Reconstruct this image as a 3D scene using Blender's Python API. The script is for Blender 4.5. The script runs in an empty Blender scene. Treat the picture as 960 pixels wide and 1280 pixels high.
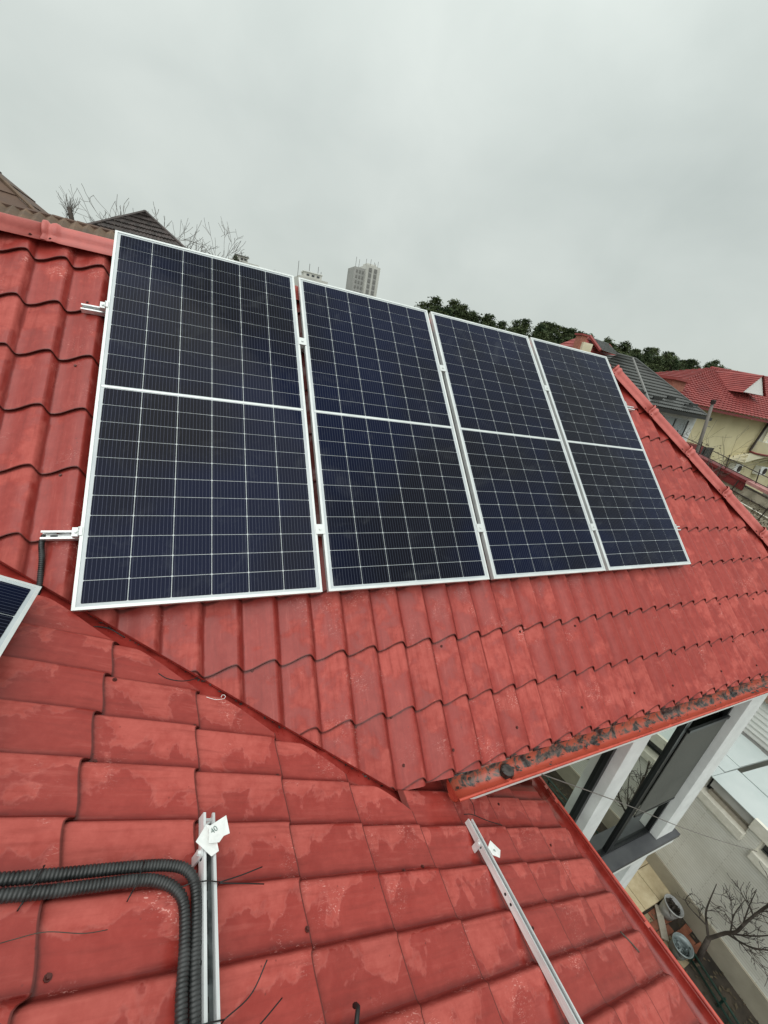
import bpy, bmesh, math, random
from mathutils import Matrix, Vector
random.seed(11)
C = bpy.context.scene.collection
sc = bpy.context.scene

# ------------------------------------------------------------------ camera
cd = bpy.data.cameras.new("camera")
cam = bpy.data.objects.new("camera", cd)
C.objects.link(cam)
R = ((0.90782695, -0.37961718, 0.1781601), (0.01066893, -0.40380708, -0.91478195), (0.41920925, 0.83236449, -0.36253684))
CP = (0.50830727, -1.80050245, 1.27342064)
cam.matrix_world = Matrix(((R[0][0], -R[1][0], -R[2][0], CP[0]), (R[0][1], -R[1][1], -R[2][1], CP[1]),
                           (R[0][2], -R[1][2], -R[2][2], CP[2]), (0, 0, 0, 1)))
cd.sensor_fit = 'HORIZONTAL'; cd.sensor_width = 36.0; cd.lens = 498.6 / 960 * 36
cd.clip_start = 0.05; cd.clip_end = 3000
sc.camera = cam

# ------------------------------------------------------------------ light
SUN_AZ, SUN_EL = math.radians(212), math.radians(57)      # clockwise from +y
w = bpy.data.worlds.new("World"); sc.world = w; w.use_nodes = True
nt = w.node_tree; nt.nodes.clear()
def N(nt, t, **k):
    n = nt.nodes.new(t)
    for a, b in k.items():
        if a == 'ins':
            for i, v in b.items(): n.inputs[i].default_value = v
        else: setattr(n, a, b)
    return n
def L(nt, a, b): nt.links.new(a, b)
def ramp(nt, stops, interp='LINEAR'):
    r = N(nt, 'ShaderNodeValToRGB'); r.color_ramp.interpolation = interp
    e = r.color_ramp.elements
    while len(e) < len(stops): e.new(0.5)
    for i, (p, c) in enumerate(stops):
        e[i].position = p
        e[i].color = (c, c, c, 1) if isinstance(c, (int, float)) else (*c, 1)
    return r
def mix(nt, fac, a, b, mode='MIX'):
    m = N(nt, 'ShaderNodeMix', data_type='RGBA', blend_type=mode)
    for sock, v in ((m.inputs[0], fac), (m.inputs[6], a), (m.inputs[7], b)):
        if hasattr(v, 'links'): L(nt, v, sock)
        elif isinstance(v, (int, float)): sock.default_value = v
        else: sock.default_value = (*v, 1)
    return m.outputs[2]
def math_(nt, op, a, b=None, c=None):
    m = N(nt, 'ShaderNodeMath', operation=op)
    for i, v in enumerate((a, b, c)):
        if v is None: continue
        if hasattr(v, 'links'): L(nt, v, m.inputs[i])
        else: m.inputs[i].default_value = v
    return m.outputs[0]
sky = N(nt, 'ShaderNodeTexSky', sky_type='NISHITA', sun_disc=False, sun_elevation=SUN_EL, sun_rotation=SUN_AZ)
geo = N(nt, 'ShaderNodeTexCoord')
sep = N(nt, 'ShaderNodeSeparateXYZ'); L(nt, geo.outputs['Generated'], sep.inputs[0])
mp = N(nt, 'ShaderNodeMapping'); mp.inputs['Scale'].default_value = (1, 1, 1.35); L(nt, geo.outputs['Generated'], mp.inputs[0])
nz = N(nt, 'ShaderNodeTexNoise', ins={'Scale': 1.9, 'Detail': 4.0, 'Roughness': .45, 'Distortion': .25}); L(nt, mp.outputs[0], nz.inputs[0])
nz2 = N(nt, 'ShaderNodeTexNoise', ins={'Scale': 5.0, 'Detail': 6.0, 'Roughness': .55, 'Distortion': .3}); L(nt, mp.outputs[0], nz2.inputs[0])
cl = math_(nt, 'ADD', math_(nt, 'MULTIPLY', nz.outputs[0], .75), math_(nt, 'MULTIPLY', nz2.outputs[0], .25))
cr = ramp(nt, [(0.34, (.455, .497, .472)), (.5, (.525, .567, .539)), (.66, (.597, .636, .604))]); L(nt, cl, cr.inputs[0])
# overcast dome: about even near the horizon, growing toward the zenith
el = ramp(nt, [(0.0, (.35, .34, .32)), (.02, (1.03, 1.02, 1.0)), (.35, (.99, 1.0, 1.0)), (1.0, (1.8, 1.8, 1.8))]); L(nt, sep.outputs[2], el.inputs[0])
cloud = mix(nt, 1.0, cr.outputs[0], el.outputs[0], 'MULTIPLY')
skys = mix(nt, 1.0, sky.outputs[0], (.1, .1, .1), 'MULTIPLY')
bgc = mix(nt, .05, cloud, skys)
bg = N(nt, 'ShaderNodeBackground'); L(nt, bgc, bg.inputs[0]); bg.inputs[1].default_value = 1.0
wo = N(nt, 'ShaderNodeOutputWorld'); L(nt, bg.outputs[0], wo.inputs[0])
sd = bpy.data.lights.new("sun", 'SUN'); sd.energy = 1.5; sd.angle = math.radians(68); sd.color = (1, .985, .96)
so = bpy.data.objects.new("sun", sd); C.objects.link(so)
dvec = Vector((math.sin(SUN_AZ) * math.cos(SUN_EL), math.cos(SUN_AZ) * math.cos(SUN_EL), math.sin(SUN_EL)))
so.rotation_euler = dvec.to_track_quat('Z', 'Y').to_euler(); so.location = (0, 0, 30)
sc.view_settings.view_transform = 'Standard'; sc.view_settings.look = 'None'
sc.view_settings.exposure = 0.25; sc.view_settings.gamma = 1.0

# ------------------------------------------------------------------ materials
def mat(name, col=(.5, .5, .5), rough=.6, metal=0.0, spec=.5, coat=0.0, ior=None):
    m = bpy.data.materials.new(name); m.use_nodes = True
    b = m.node_tree.nodes['Principled BSDF']
    b.inputs['Base Color'].default_value = (*col, 1); b.inputs['Roughness'].default_value = rough
    b.inputs['Metallic'].default_value = metal; b.inputs['Specular IOR Level'].default_value = spec
    if ior: b.inputs['IOR'].default_value = ior
    return m, m.node_tree, b
def noisy(name, c1, c2, scale=8, rough=(.5, .8), metal=0.0, bump=0.0, detail=5, lo=.35, hi=.65, stretch=(1, 1, 1), spec=.5, coord='pos', bscale=None):
    m, nt, b = mat(name, c1, metal=metal, spec=spec)
    if coord == 'pos':
        g = N(nt, 'ShaderNodeNewGeometry'); src = g.outputs['Position']
    else:
        g = N(nt, 'ShaderNodeTexCoord'); src = g.outputs['Object']
    mp = N(nt, 'ShaderNodeMapping'); mp.inputs['Scale'].default_value = stretch; L(nt, src, mp.inputs[0])
    n = N(nt, 'ShaderNodeTexNoise', ins={'Scale': scale, 'Detail': detail, 'Roughness': .6}); L(nt, mp.outputs[0], n.inputs[0])
    r = ramp(nt, [(lo, c1), (hi, c2)]); L(nt, n.outputs[0], r.inputs[0])
    L(nt, r.outputs[0], b.inputs['Base Color'])
    rr = ramp(nt, [(lo, rough[0]), (hi, rough[1])]); L(nt, n.outputs[0], rr.inputs[0]); L(nt, rr.outputs[0], b.inputs['Roughness'])
    if bump:
        n2 = N(nt, 'ShaderNodeTexNoise', ins={'Scale': bscale or scale * 4, 'Detail': 4.0}); L(nt, mp.outputs[0], n2.inputs[0])
        bp = N(nt, 'ShaderNodeBump', ins={'Strength': bump, 'Distance': .01}); L(nt, n2.outputs[0], bp.inputs['Height']); L(nt, bp.outputs[0], b.inputs['Normal'])
    return m

def red_tile_material(name, wet_bias, side, trough_shade=.5, soft=0.0, tone=1.0):
    """painted sheet steel, rain drying off it: wet where water lingers (uv = place on the tile), scuffs, grime spots; trough and step shade is painted in"""
    m, nt, b = mat(name)
    g = N(nt, 'ShaderNodeNewGeometry'); uv = N(nt, 'ShaderNodeUVMap'); oi = N(nt, 'ShaderNodeObjectInfo')
    su = N(nt, 'ShaderNodeSeparateXYZ'); L(nt, uv.outputs[0], su.inputs[0])
    pos = g.outputs['Position']
    # edge-y noise for the water line
    n1 = N(nt, 'ShaderNodeTexNoise', ins={'Scale': 7.5, 'Detail': 5.0, 'Roughness': .55, 'Distortion': .35}); L(nt, pos, n1.inputs[0])
    n0 = N(nt, 'ShaderNodeTexNoise', ins={'Scale': 1.6, 'Detail': 2.0}); L(nt, pos, n0.inputs[0])
    t = math_(nt, 'MULTIPLY', su.outputs[0], side)            # across the wave
    v = math_(nt, 'MULTIPLY', su.outputs[1], .08)
    s = math_(nt, 'ADD', math_(nt, 'MULTIPLY', n1.outputs[0], .9), math_(nt, 'MULTIPLY', n0.outputs[0], .7))
    s = math_(nt, 'ADD', s, math_(nt, 'ADD', t, v))
    s = math_(nt, 'ADD', s, wet_bias)
    wet = ramp(nt, [(.782 - soft, 0), (.820 + soft, 1)]); L(nt, s, wet.inputs[0])
    edge = ramp(nt, [(.77, 0), (.80, 1), (.83, 0)]); L(nt, s, edge.inputs[0])
    # paint hue
    n2 = N(nt, 'ShaderNodeTexNoise', ins={'Scale': 22.0, 'Detail': 6.0, 'Roughness': .7}); L(nt, pos, n2.inputs[0])
    n2r = ramp(nt, [(.3, tuple(tone * c for c in (.415, .082, .066))), (.7, tuple(tone * c for c in (.50, .112, .092)))]); L(nt, n2.outputs[0], n2r.inputs[0])
    wetc = ramp(nt, [(.3, tuple(tone * c for c in (.30, .038, .029))), (.7, tuple(tone * c for c in (.37, .055, .043)))]); L(nt, n2.outputs[0], wetc.inputs[0])
    col = mix(nt, wet.outputs[0], n2r.outputs[0], wetc.outputs[0])
    # trough shade painted as a second, deeper tone over the standing water
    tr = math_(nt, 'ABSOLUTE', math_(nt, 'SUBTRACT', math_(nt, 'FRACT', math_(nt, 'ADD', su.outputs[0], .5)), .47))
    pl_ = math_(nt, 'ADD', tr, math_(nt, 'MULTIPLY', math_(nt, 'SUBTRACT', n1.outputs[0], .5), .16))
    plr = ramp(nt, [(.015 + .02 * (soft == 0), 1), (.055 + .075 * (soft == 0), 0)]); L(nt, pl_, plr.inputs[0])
    col = mix(nt, math_(nt, 'MULTIPLY', plr.outputs[0], trough_shade), col, (.13, .010, .008))
    damp = ramp(nt, [(.66, 0), (.785, .42), (.90, .42), (.97, .0)]); L(nt, s, damp.inputs[0])
    nd = N(nt, 'ShaderNodeTexNoise', ins={'Scale': 17.0, 'Detail': 5.0, 'Roughness': .6, 'Distortion': .5}); L(nt, pos, nd.inputs[0])
    ndr = ramp(nt, [(.40, 0), (.56, 1)]); L(nt, nd.outputs[0], ndr.inputs[0])
    col = mix(nt, math_(nt, 'MULTIPLY', damp.outputs[0], ndr.outputs[0]), col, tuple(tone * c for c in (.29, .030, .023)))
    rv = math_(nt, 'MULTIPLY_ADD', oi.outputs['Random'], .14, .93)
    cmb = N(nt, 'ShaderNodeCombineXYZ')
    for i in range(3): L(nt, rv, cmb.inputs[i])
    col = mix(nt, 1.0, col, cmb.outputs[0], 'MULTIPLY')
    # chalky scuffs: streaky fine noise inside rare patches
    sm = N(nt, 'ShaderNodeMapping'); sm.inputs['Scale'].default_value = (60, 150, 60); sm.inputs['Rotation'].default_value = (0, 0, .6); L(nt, pos, sm.inputs[0])
    n3 = N(nt, 'ShaderNodeTexNoise', ins={'Scale': 1.0, 'Detail': 3.0, 'Distortion': 1.5}); L(nt, sm.outputs[0], n3.inputs[0])
    n4 = N(nt, 'ShaderNodeTexNoise', ins={'Scale': 5.2, 'Detail': 3.0}); L(nt, pos, n4.inputs[0])
    s3 = ramp(nt, [(.58, 0), (.66, 1)]); L(nt, n3.outputs[0], s3.inputs[0])
    s4 = ramp(nt, [(.57, 0), (.68, .75)]); L(nt, n4.outputs[0], s4.inputs[0])
    sc_ = math_(nt, 'MULTIPLY', s3.outputs[0], s4.outputs[0])
    sc_ = math_(nt, 'MULTIPLY', sc_, math_(nt, 'SUBTRACT', 1.0, math_(nt, 'MULTIPLY', wet.outputs[0], .6)))
    col = mix(nt, sc_, col, (.80, .42, .37))
    sv = N(nt, 'ShaderNodeMapping'); sv.inputs['Scale'].default_value = (1, 1, 1)
    uvm = N(nt, 'ShaderNodeCombineXYZ'); L(nt, math_(nt, 'MULTIPLY', su.outputs[0], 9.0), uvm.inputs[0]); L(nt, math_(nt, 'MULTIPLY', su.outputs[1], 1.6), uvm.inputs[1]); L(nt, math_(nt, 'MULTIPLY', oi.outputs['Random'], 40.0), uvm.inputs[2])
    ns = N(nt, 'ShaderNodeTexNoise', ins={'Scale': 1.0, 'Detail': 5.0, 'Roughness': .6}); L(nt, uvm.outputs[0], ns.inputs[0])
    nsr = ramp(nt, [(.50, 0), (.72, .38)]); L(nt, ns.outputs[0], nsr.inputs[0]); col = mix(nt, nsr.outputs[0], col, (.17, .022, .017))
    nsl = ramp(nt, [(.28, .20), (.42, 0)]); L(nt, ns.outputs[0], nsl.inputs[0]); col = mix(nt, nsl.outputs[0], col, (.58, .16, .13))
    # grime spots
    vo = N(nt, 'ShaderNodeTexVoronoi', ins={'Scale': 26.0, 'Randomness': 1.0}); L(nt, pos, vo.inputs[0])
    vr = ramp(nt, [(.05, 1), (.11, 0)]); L(nt, vo.outputs[0], vr.inputs[0])
    n5 = N(nt, 'ShaderNodeTexNoise', ins={'Scale': 9.0, 'Detail': 2.0}); L(nt, pos, n5.inputs[0])
    n5r = ramp(nt, [(.52, 0), (.62, .75)]); L(nt, n5.outputs[0], n5r.inputs[0])
    col = mix(nt, math_(nt, 'MULTIPLY', vr.outputs[0], n5r.outputs[0]), col, (.12, .03, .025))
    col = mix(nt, math_(nt, 'MULTIPLY', edge.outputs[0], .10 if soft == 0 else .0), col, (.75, .30, .26))
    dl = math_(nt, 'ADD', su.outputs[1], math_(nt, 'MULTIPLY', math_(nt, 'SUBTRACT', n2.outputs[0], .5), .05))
    lip_shade = ramp(nt, [(.012, .75), (.040, 0)]); L(nt, dl, lip_shade.inputs[0])  # shadow under the lip of the course above, painted into the colour
    col = mix(nt, lip_shade.outputs[0], col, (.085, .018, .014))
    cut = ramp(nt, [(.984, 0), (.990, .8)]); L(nt, su.outputs[1], cut.inputs[0])      # step shadow line painted dark along the sheet's cut edge
    col = mix(nt, cut.outputs[0], col, (.07, .016, .013))
    L(nt, col, b.inputs['Base Color'])
    rg = mix(nt, wet.outputs[0], (.64, .64, .64), (.32, .32, .32))
    L(nt, rg, b.inputs['Roughness'])
    L(nt, math_(nt, 'MULTIPLY_ADD', wet.outputs[0], .16, .18), b.inputs['Specular IOR Level'])
    bp = N(nt, 'ShaderNodeBump', ins={'Strength': .18, 'Distance': .004})
    nb = N(nt, 'ShaderNodeTexNoise', ins={'Scale': 14.0, 'Detail': 3.0}); L(nt, pos, nb.inputs[0])
    L(nt, nb.outputs[0], bp.inputs['Height']); L(nt, bp.outputs[0], b.inputs['Normal'])
    return m
M = {}
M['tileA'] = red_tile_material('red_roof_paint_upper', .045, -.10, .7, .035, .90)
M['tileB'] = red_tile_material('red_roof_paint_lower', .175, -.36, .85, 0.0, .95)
M['cap'] = noisy('red_cap_paint', (.44, .095, .08), (.53, .13, .11), 14, (.40, .55), bump=.1)
M['flash'] = noisy('wet_red_flashing', (.27, .026, .02), (.36, .045, .035), 18, (.25, .4))
M['gutter'] = noisy('gutter_red_paint', (.42, .055, .035), (.56, .09, .055), 12, (.22, .38), bump=.1)
M['gutter_dark'] = noisy('wet_gutter_paint', (.22, .022, .016), (.34, .04, .03), 9, (.2, .3))
# gutter floor: silt over red paint
m, nt, b = mat('silted_gutter'); g = N(nt, 'ShaderNodeNewGeometry')
n = N(nt, 'ShaderNodeTexNoise', ins={'Scale': 11.0, 'Detail': 6.0, 'Roughness': .7, 'Distortion': .5}); L(nt, g.outputs['Position'], n.inputs[0])
r = ramp(nt, [(.36, (.012, .01, .01)), (.43, (.05, .045, .042)), (.48, (.12, .09, .075)), (.53, (.34, .085, .05)), (.7, (.45, .10, .07))]); L(nt, n.outputs[0], r.inputs[0])
sp_ = N(nt, 'ShaderNodeSeparateXYZ'); L(nt, g.outputs['Position'], sp_.inputs[0])
yb = math_(nt, 'ADD', math_(nt, 'MULTIPLY_ADD', sp_.outputs[1], -22.0, -16.05), math_(nt, 'MULTIPLY', n.outputs[0], 1.5))   # cleaner toward the front lip
yr = ramp(nt, [(.45, 0), (.62, 1)]); L(nt, yb, yr.inputs[0])
L(nt, mix(nt, yr.outputs[0], r.outputs[0], (.50, .085, .05)), b.inputs['Base Color']); b.inputs['Roughness'].default_value = .3; M['silt'] = m
M['debris'] = noisy('wet_leaf_debris', (.012, .01, .008), (.07, .06, .055), 30, (.4, .7))
M['alu'] = noisy('anodised_panel_frame', (.62, .65, .64), (.72, .75, .74), 6, (.32, .45), metal=.25)
M['back'] = noisy('panel_backsheet', (.44, .48, .50), (.54, .58, .59), 5, (.15, .3))
M['zinc'] = noisy('galvanised_steel', (.62, .64, .64), (.84, .86, .86), 30, (.30, .48), metal=.4, stretch=(1, .1, 1))
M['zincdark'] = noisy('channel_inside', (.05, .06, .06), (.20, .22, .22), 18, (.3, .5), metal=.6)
M['clamp'] = mat('cast_clamp', (.66, .69, .68), .4, .35)[0]
M['black'] = mat('black_rubber', (.010, .010, .010), .5)[0]
M['conduit'] = noisy('black_corrugated_conduit', (.010, .011, .011), (.040, .042, .042), 16, (.32, .55))
M['screw'] = mat('screw_head', (.10, .025, .02), .5, .3)[0]
M['white'] = noisy('white_render_paint', (.70, .72, .71), (.80, .82, .81), 6, (.6, .8), bump=.25, bscale=260)
M['whitetrim'] = mat('white_trim', (.80, .82, .80), .5)[0]
M['label'] = noisy('white_paper', (.76, .78, .76), (.84, .85, .83), 60, (.6, .8))
M['ink'] = mat('grey_ink', (.18, .24, .22), .6)[0]
M['darkframe'] = mat('dark_window_frame', (.008, .009, .010), .35)[0]
M['ledge'] = noisy('anthracite_sheet_ledge', (.060, .062, .068), (.085, .088, .092), 5, (.35, .5))
M['blind'] = noisy('mesh_blind', (.085, .088, .078), (.115, .118, .105), 3, (.6, .8), bump=.2, bscale=500)
m, nt, b = mat('solar_control_glass', (.50, .54, .48), .015, 1.0); M['mirror'] = m
M['glassdark'] = mat('dark_window_glass', (.03, .035, .04), .06, 0, .8)[0]
M['glasspale'] = mat('pale_window_glass', (.35, .40, .42), .1, 0, .8)[0]
M['plinth'] = noisy('plinth_render', (.33, .30, .23), (.42, .38, .30), 3, (.8, .95), bump=.15)
M['sill'] = noisy('cream_stone_sill', (.72, .70, .60), (.84, .82, .72), 12, (.6, .8), bump=.3, bscale=80)
M['board'] = noisy('grey_board', (.42, .42, .39), (.50, .50, .47), 4, (.6, .8))
M['beigeboard'] = noisy('beige_board', (.34, .30, .24), (.42, .38, .31), 8, (.6, .8), stretch=(1, 4, 1))
M['palesheet'] = noisy('pale_roof_sheet', (.50, .56, .55), (.57, .62, .61), 2.0, (.3, .45))
M['siding'] = noisy('white_siding_paint', (.74, .76, .72), (.84, .85, .81), 4, (.6, .8), stretch=(1, .3, 1))
M['brownroof'] = noisy('brown_ribbed_roof', (.085, .055, .035), (.17, .11, .07), 5, (.6, .8), bump=.2)
M['brownroof2'] = noisy('weathered_brown_roof', (.07, .04, .028), (.13, .08, .055), 2.5, (.6, .85), bump=.2)
M['slate'] = noisy('dark_slate', (.030, .024, .022), (.095, .075, .07), 7, (.5, .8), bump=.3)
M['greyroof'] = noisy('grey_metal_tile', (.055, .058, .055), (.095, .10, .095), 1.6, (.45, .65))
M['farred'] = noisy('red_metal_tile_far', (.22, .036, .034), (.31, .062, .056), 1.4, (.5, .7))
M['yellow'] = noisy('pale_yellow_render', (.56, .50, .30), (.66, .60, .39), .9, (.8, .95), bump=.2)
M['cream'] = noisy('cream_render', (.62, .58, .42), (.72, .68, .52), 1.5, (.8, .95))
M['maroon'] = noisy('maroon_paint', (.13, .012, .014), (.20, .022, .022), 3, (.4, .6))
M['pinkcoping'] = noisy('faded_red_coping', (.30, .11, .10), (.46, .24, .22), 6, (.6, .8))
M['brickred'] = noisy('chimney_brick', (.26, .09, .06), (.40, .17, .12), 9, (.7, .9))
M['rust'] = mat('dark_iron', (.035, .025, .022), .6, .3)[0]
M['pole'] = mat('weathered_pole', (.17, .155, .14), .7)[0]
M['stone'] = noisy('old_stone_wall', (.20, .18, .13), (.42, .38, .29), 3.5, (.8, .95), bump=.6)
M['soil'] = noisy('dark_wet_soil', (.012, .010, .008), (.065, .05, .035), 2.5, (.6, .9), bump=.8, detail=8)
M['ground'] = noisy('winter_ground', (.05, .048, .032), (.13, .115, .08), .35, (.8, .95), bump=.5, detail=8)
M['bark'] = noisy('bare_bark', (.035, .027, .022), (.085, .068, .055), 14, (.7, .9))
M['barkfar'] = noisy('far_bark', (.06, .052, .045), (.12, .105, .09), 5, (.8, .9))
M['slab'] = noisy('sandstone_slab', (.50, .40, .24), (.64, .54, .35), 7, (.6, .8), bump=.3)
M['paverred'] = noisy('red_paver', (.16, .055, .03), (.27, .10, .055), 12, (.6, .8), bump=.3)
M['paverbeige'] = noisy('beige_paver', (.22, .17, .10), (.33, .27, .17), 12, (.6, .8), bump=.3)
M['bucketw'] = noisy('worn_white_plastic', (.30, .31, .31), (.46, .47, .46), 14, (.4, .6))
M['bucketg'] = noisy('galvanised_bucket', (.16, .20, .20), (.27, .31, .31), 10, (.35, .5), metal=.4)
M['green'] = noisy('dark_green_paint', (.008, .03, .022), (.018, .05, .036), 8, (.3, .5))
M['concrete'] = noisy('far_concrete', (.52, .52, .48), (.62, .62, .58), .12, (.8, .95))
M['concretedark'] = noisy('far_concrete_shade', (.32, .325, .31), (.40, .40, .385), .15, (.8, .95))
M['roofgrey'] = mat('grey_sheet', (.20, .20, .19), .6)[0]
# white brick: courses are under ten pixels, so they are relief
m, nt, b = mat('white_brick', rough=.75); g = N(nt, 'ShaderNodeTexCoord')
mp = N(nt, 'ShaderNodeMapping'); mp.inputs['Rotation'].default_value = (0, 0, 0); L(nt, g.outputs['UV'], mp.inputs[0])
bt = N(nt, 'ShaderNodeTexBrick', ins={'Color1': (.82, .82, .76, 1), 'Color2': (.86, .86, .80, 1), 'Mortar': (.68, .67, .61, 1), 'Scale': 1.0, 'Mortar Size': .0055, 'Mortar Smooth': .4, 'Bias': .1, 'Brick Width': .9, 'Row Height': .043})
L(nt, mp.outputs[0], bt.inputs[0])
n = N(nt, 'ShaderNodeTexNoise', ins={'Scale': 1.6, 'Detail': 6.0, 'Roughness': .6}); L(nt, mp.outputs[0], n.inputs[0])
r = ramp(nt, [(.35, (.80, .79, .76)), (.65, (1, 1, 1))]); L(nt, n.outputs[0], r.inputs[0])
L(nt, mix(nt, 1.0, bt.outputs[0], r.outputs[0], 'MULTIPLY'), b.inputs['Base Color'])
bp = N(nt, 'ShaderNodeBump', ins={'Strength': .35, 'Distance': .012}); bp.invert = True; L(nt, bt.outputs['Fac'], bp.inputs['Height']); L(nt, bp.outputs[0], b.inputs['Normal']); M['wbrick'] = m
# solar cell: fine busbars are print on the wafer
def cell_mat(name, axis):
    m, nt, b = mat(name, spec=.5, ior=1.18)
    tc = N(nt, 'ShaderNodeTexCoord'); se = N(nt, 'ShaderNodeSeparateXYZ'); L(nt, tc.outputs['Object'], se.inputs[0])
    fr = math_(nt, 'FRACT', math_(nt, 'MULTIPLY', se.outputs[axis], 1 / .01755))
    d = math_(nt, 'ABSOLUTE', math_(nt, 'SUBTRACT', fr, .5))
    bar = ramp(nt, [(.0, 1), (.04, .9), (.08, 0)]); L(nt, d, bar.inputs[0])
    g = N(nt, 'ShaderNodeNewGeometry'); oi = N(nt, 'ShaderNodeObjectInfo')
    n = N(nt, 'ShaderNodeTexNoise', ins={'Scale': .9, 'Detail': 3.0}); L(nt, g.outputs['Position'], n.inputs[0])
    base = ramp(nt, [(.42, (.0022, .0052, .022)), (.60, (.0042, .0048, .0090))]); L(nt, n.outputs[0], base.inputs[0])
    rv = math_(nt, 'MULTIPLY_ADD', oi.outputs['Random'], .24, .88)
    cm = N(nt, 'ShaderNodeCombineXYZ')
    for i in range(3): L(nt, rv, cm.inputs[i])
    c = mix(nt, 1.0, base.outputs[0], cm.outputs[0], 'MULTIPLY')
    c = mix(nt, math_(nt, 'MULTIPLY', bar.outputs[0], .8), c, (.062, .070, .105))
    # dried dust smears on the glass
    n2 = N(nt, 'ShaderNodeTexNoise', ins={'Scale': 4.5, 'Detail': 7.0, 'Roughness': .65, 'Distortion': 1.2}); L(nt, g.outputs['Position'], n2.inputs[0])
    dr = ramp(nt, [(.55, 0), (.80, .07)]); L(nt, n2.outputs[0], dr.inputs[0])
    c = mix(nt, dr.outputs[0], c, (.30, .32, .33))
    L(nt, c, b.inputs['Base Color'])
    rr = ramp(nt, [(.45, .06), (.7, .22)]); L(nt, n2.outputs[0], rr.inputs[0]); L(nt, rr.outputs[0], b.inputs['Roughness'])
    return m
M['cell'] = cell_mat('monocrystalline_cell', 0)
# foliage
def leaf_mat(name, c1, c2, sc_=1.2):
    m, nt, b = mat(name, rough=.75, spec=.2)
    g = N(nt, 'ShaderNodeNewGeometry'); n = N(nt, 'ShaderNodeTexNoise', ins={'Scale': sc_, 'Detail': 4.0}); L(nt, g.outputs['Position'], n.inputs[0])
    r = ramp(nt, [(.35, c1), (.65, c2)]); L(nt, n.outputs[0], r.inputs[0]); L(nt, r.outputs[0], b.inputs['Base Color'])
    return m
M['pine'] = leaf_mat('pine_needles', (.028, .048, .020), (.085, .105, .045), .35)
M['brush'] = leaf_mat('dead_brush', (.05, .04, .025), (.15, .12, .08), 2.0)
M['brushred'] = leaf_mat('red_stems', (.08, .02, .015), (.15, .04, .03), 2.0)
M['brushgreen'] = leaf_mat('green_brush', (.03, .045, .015), (.09, .10, .04), 2.0)

# ------------------------------------------------------------------ helpers
WM = {}
def place(o, parent=None, world=None):
    """link o so that its world matrix is `world` (identity by default), under parent"""
    C.objects.link(o)
    wm = world or Matrix.Identity(4)
    WM[o.name] = wm
    if parent:
        o.parent = parent; pm = WM[parent.name]
        o.matrix_parent_inverse = Matrix.Identity(4)
        o.matrix_basis = pm.inverted() @ wm
    else:
        o.matrix_basis = wm
    return o
def T(x, y, z): return Matrix.Translation((x, y, z))
def thing(name, label, cat, loc, group=None):
    o = bpy.data.objects.new(name, None); o.empty_display_size = .2
    place(o, None, T(*loc)); o['label'] = label; o['category'] = cat
    if group: o['group'] = group
    return o
def tag(o, label, cat, group=None):
    o['label'] = label; o['category'] = cat
    if group: o['group'] = group
    return o
class MB:
    def __init__(s): s.v = []; s.f = []; s.smooth = False
    def add(s, vs, fs):
        k = len(s.v); s.v += [tuple(v) for v in vs]; s.f += [tuple(i + k for i in f) for f in fs]; return s
    def box(s, x0, x1, y0, y1, z0, z1, mt=None):
        vs = [(x, y, z) for z in (z0, z1) for y in (y0, y1) for x in (x0, x1)]
        if mt: vs = [mt @ Vector(v) for v in vs]
        return s.add(vs, [(0, 2, 3, 1), (4, 5, 7, 6), (0, 1, 5, 4), (2, 6, 7, 3), (0, 4, 6, 2), (1, 3, 7, 5)])
    def quad(s, *p): return s.add(p, [tuple(range(len(p)))])
    def tube(s, pts, rad, n=8, caps=True):
        pts = [Vector(p) for p in pts]; rs = rad if isinstance(rad, (list, tuple)) else [rad] * len(pts)
        ref = Vector((.13, .27, .95)).normalized(); k = len(s.v); prev = None
        for i, p in enumerate(pts):
            d = (pts[min(i + 1, len(pts) - 1)] - pts[max(i - 1, 0)]).normalized()
            if prev is None:
                a = d.cross(ref)
                if a.length < .1: a = d.cross(Vector((1, 0, 0)))
            else: a = prev - d * prev.dot(d)
            a.normalize(); prev = a; b_ = d.cross(a)
            for j in range(n):
                t = 2 * math.pi * j / n
                s.v.append(tuple(p + (a * math.cos(t) + b_ * math.sin(t)) * rs[i]))
        for i in range(len(pts) - 1):
            for j in range(n):
                s.f.append((k + i * n + j, k + i * n + (j + 1) % n, k + (i + 1) * n + (j + 1) % n, k + (i + 1) * n + j))
        if caps:
            s.f.append(tuple(k + j for j in range(n))[::-1]); q = k + (len(pts) - 1) * n; s.f.append(tuple(q + j for j in range(n)))
        return s
    def sweep(s, prof, pts, closed=False):
        """prof: list of vectors added at each of pts"""
        k = len(s.v); n = len(prof)
        for p in pts:
            for q in prof: s.v.append(tuple(Vector(p) + Vector(q)))
        for i in range(len(pts) - 1):
            for j in range(n if closed else n - 1):
                s.f.append((k + i * n + j, k + (i + 1) * n + j, k + (i + 1) * n + (j + 1) % n, k + i * n + (j + 1) % n))
        return s
    def mesh(s, name, m, smooth=False, uv=None):
        me = bpy.data.meshes.new(name); me.from_pydata(s.v, [], s.f)
        for mm in (m if isinstance(m, (list, tuple)) else [m]): me.materials.append(mm)
        if smooth: me.shade_smooth()
        if uv:
            ul = me.uv_layers.new(name='uv')
            for lp in me.loops: ul.data[lp.index].uv = uv(me.vertices[lp.vertex_index].co)
        me.update(); return me
    def build(s, name, m, parent=None, smooth=False, world=None, uv=None, bevel=0, **props):
        o = bpy.data.objects.new(name, s.mesh(name, m, smooth, uv)); place(o, parent, world)
        if bevel:
            b = o.modifiers.new('bevel', 'BEVEL'); b.width = bevel; b.segments = 2; b.limit_method = 'ANGLE'
        for a, v in props.items(): o[a] = v
        return o
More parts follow.
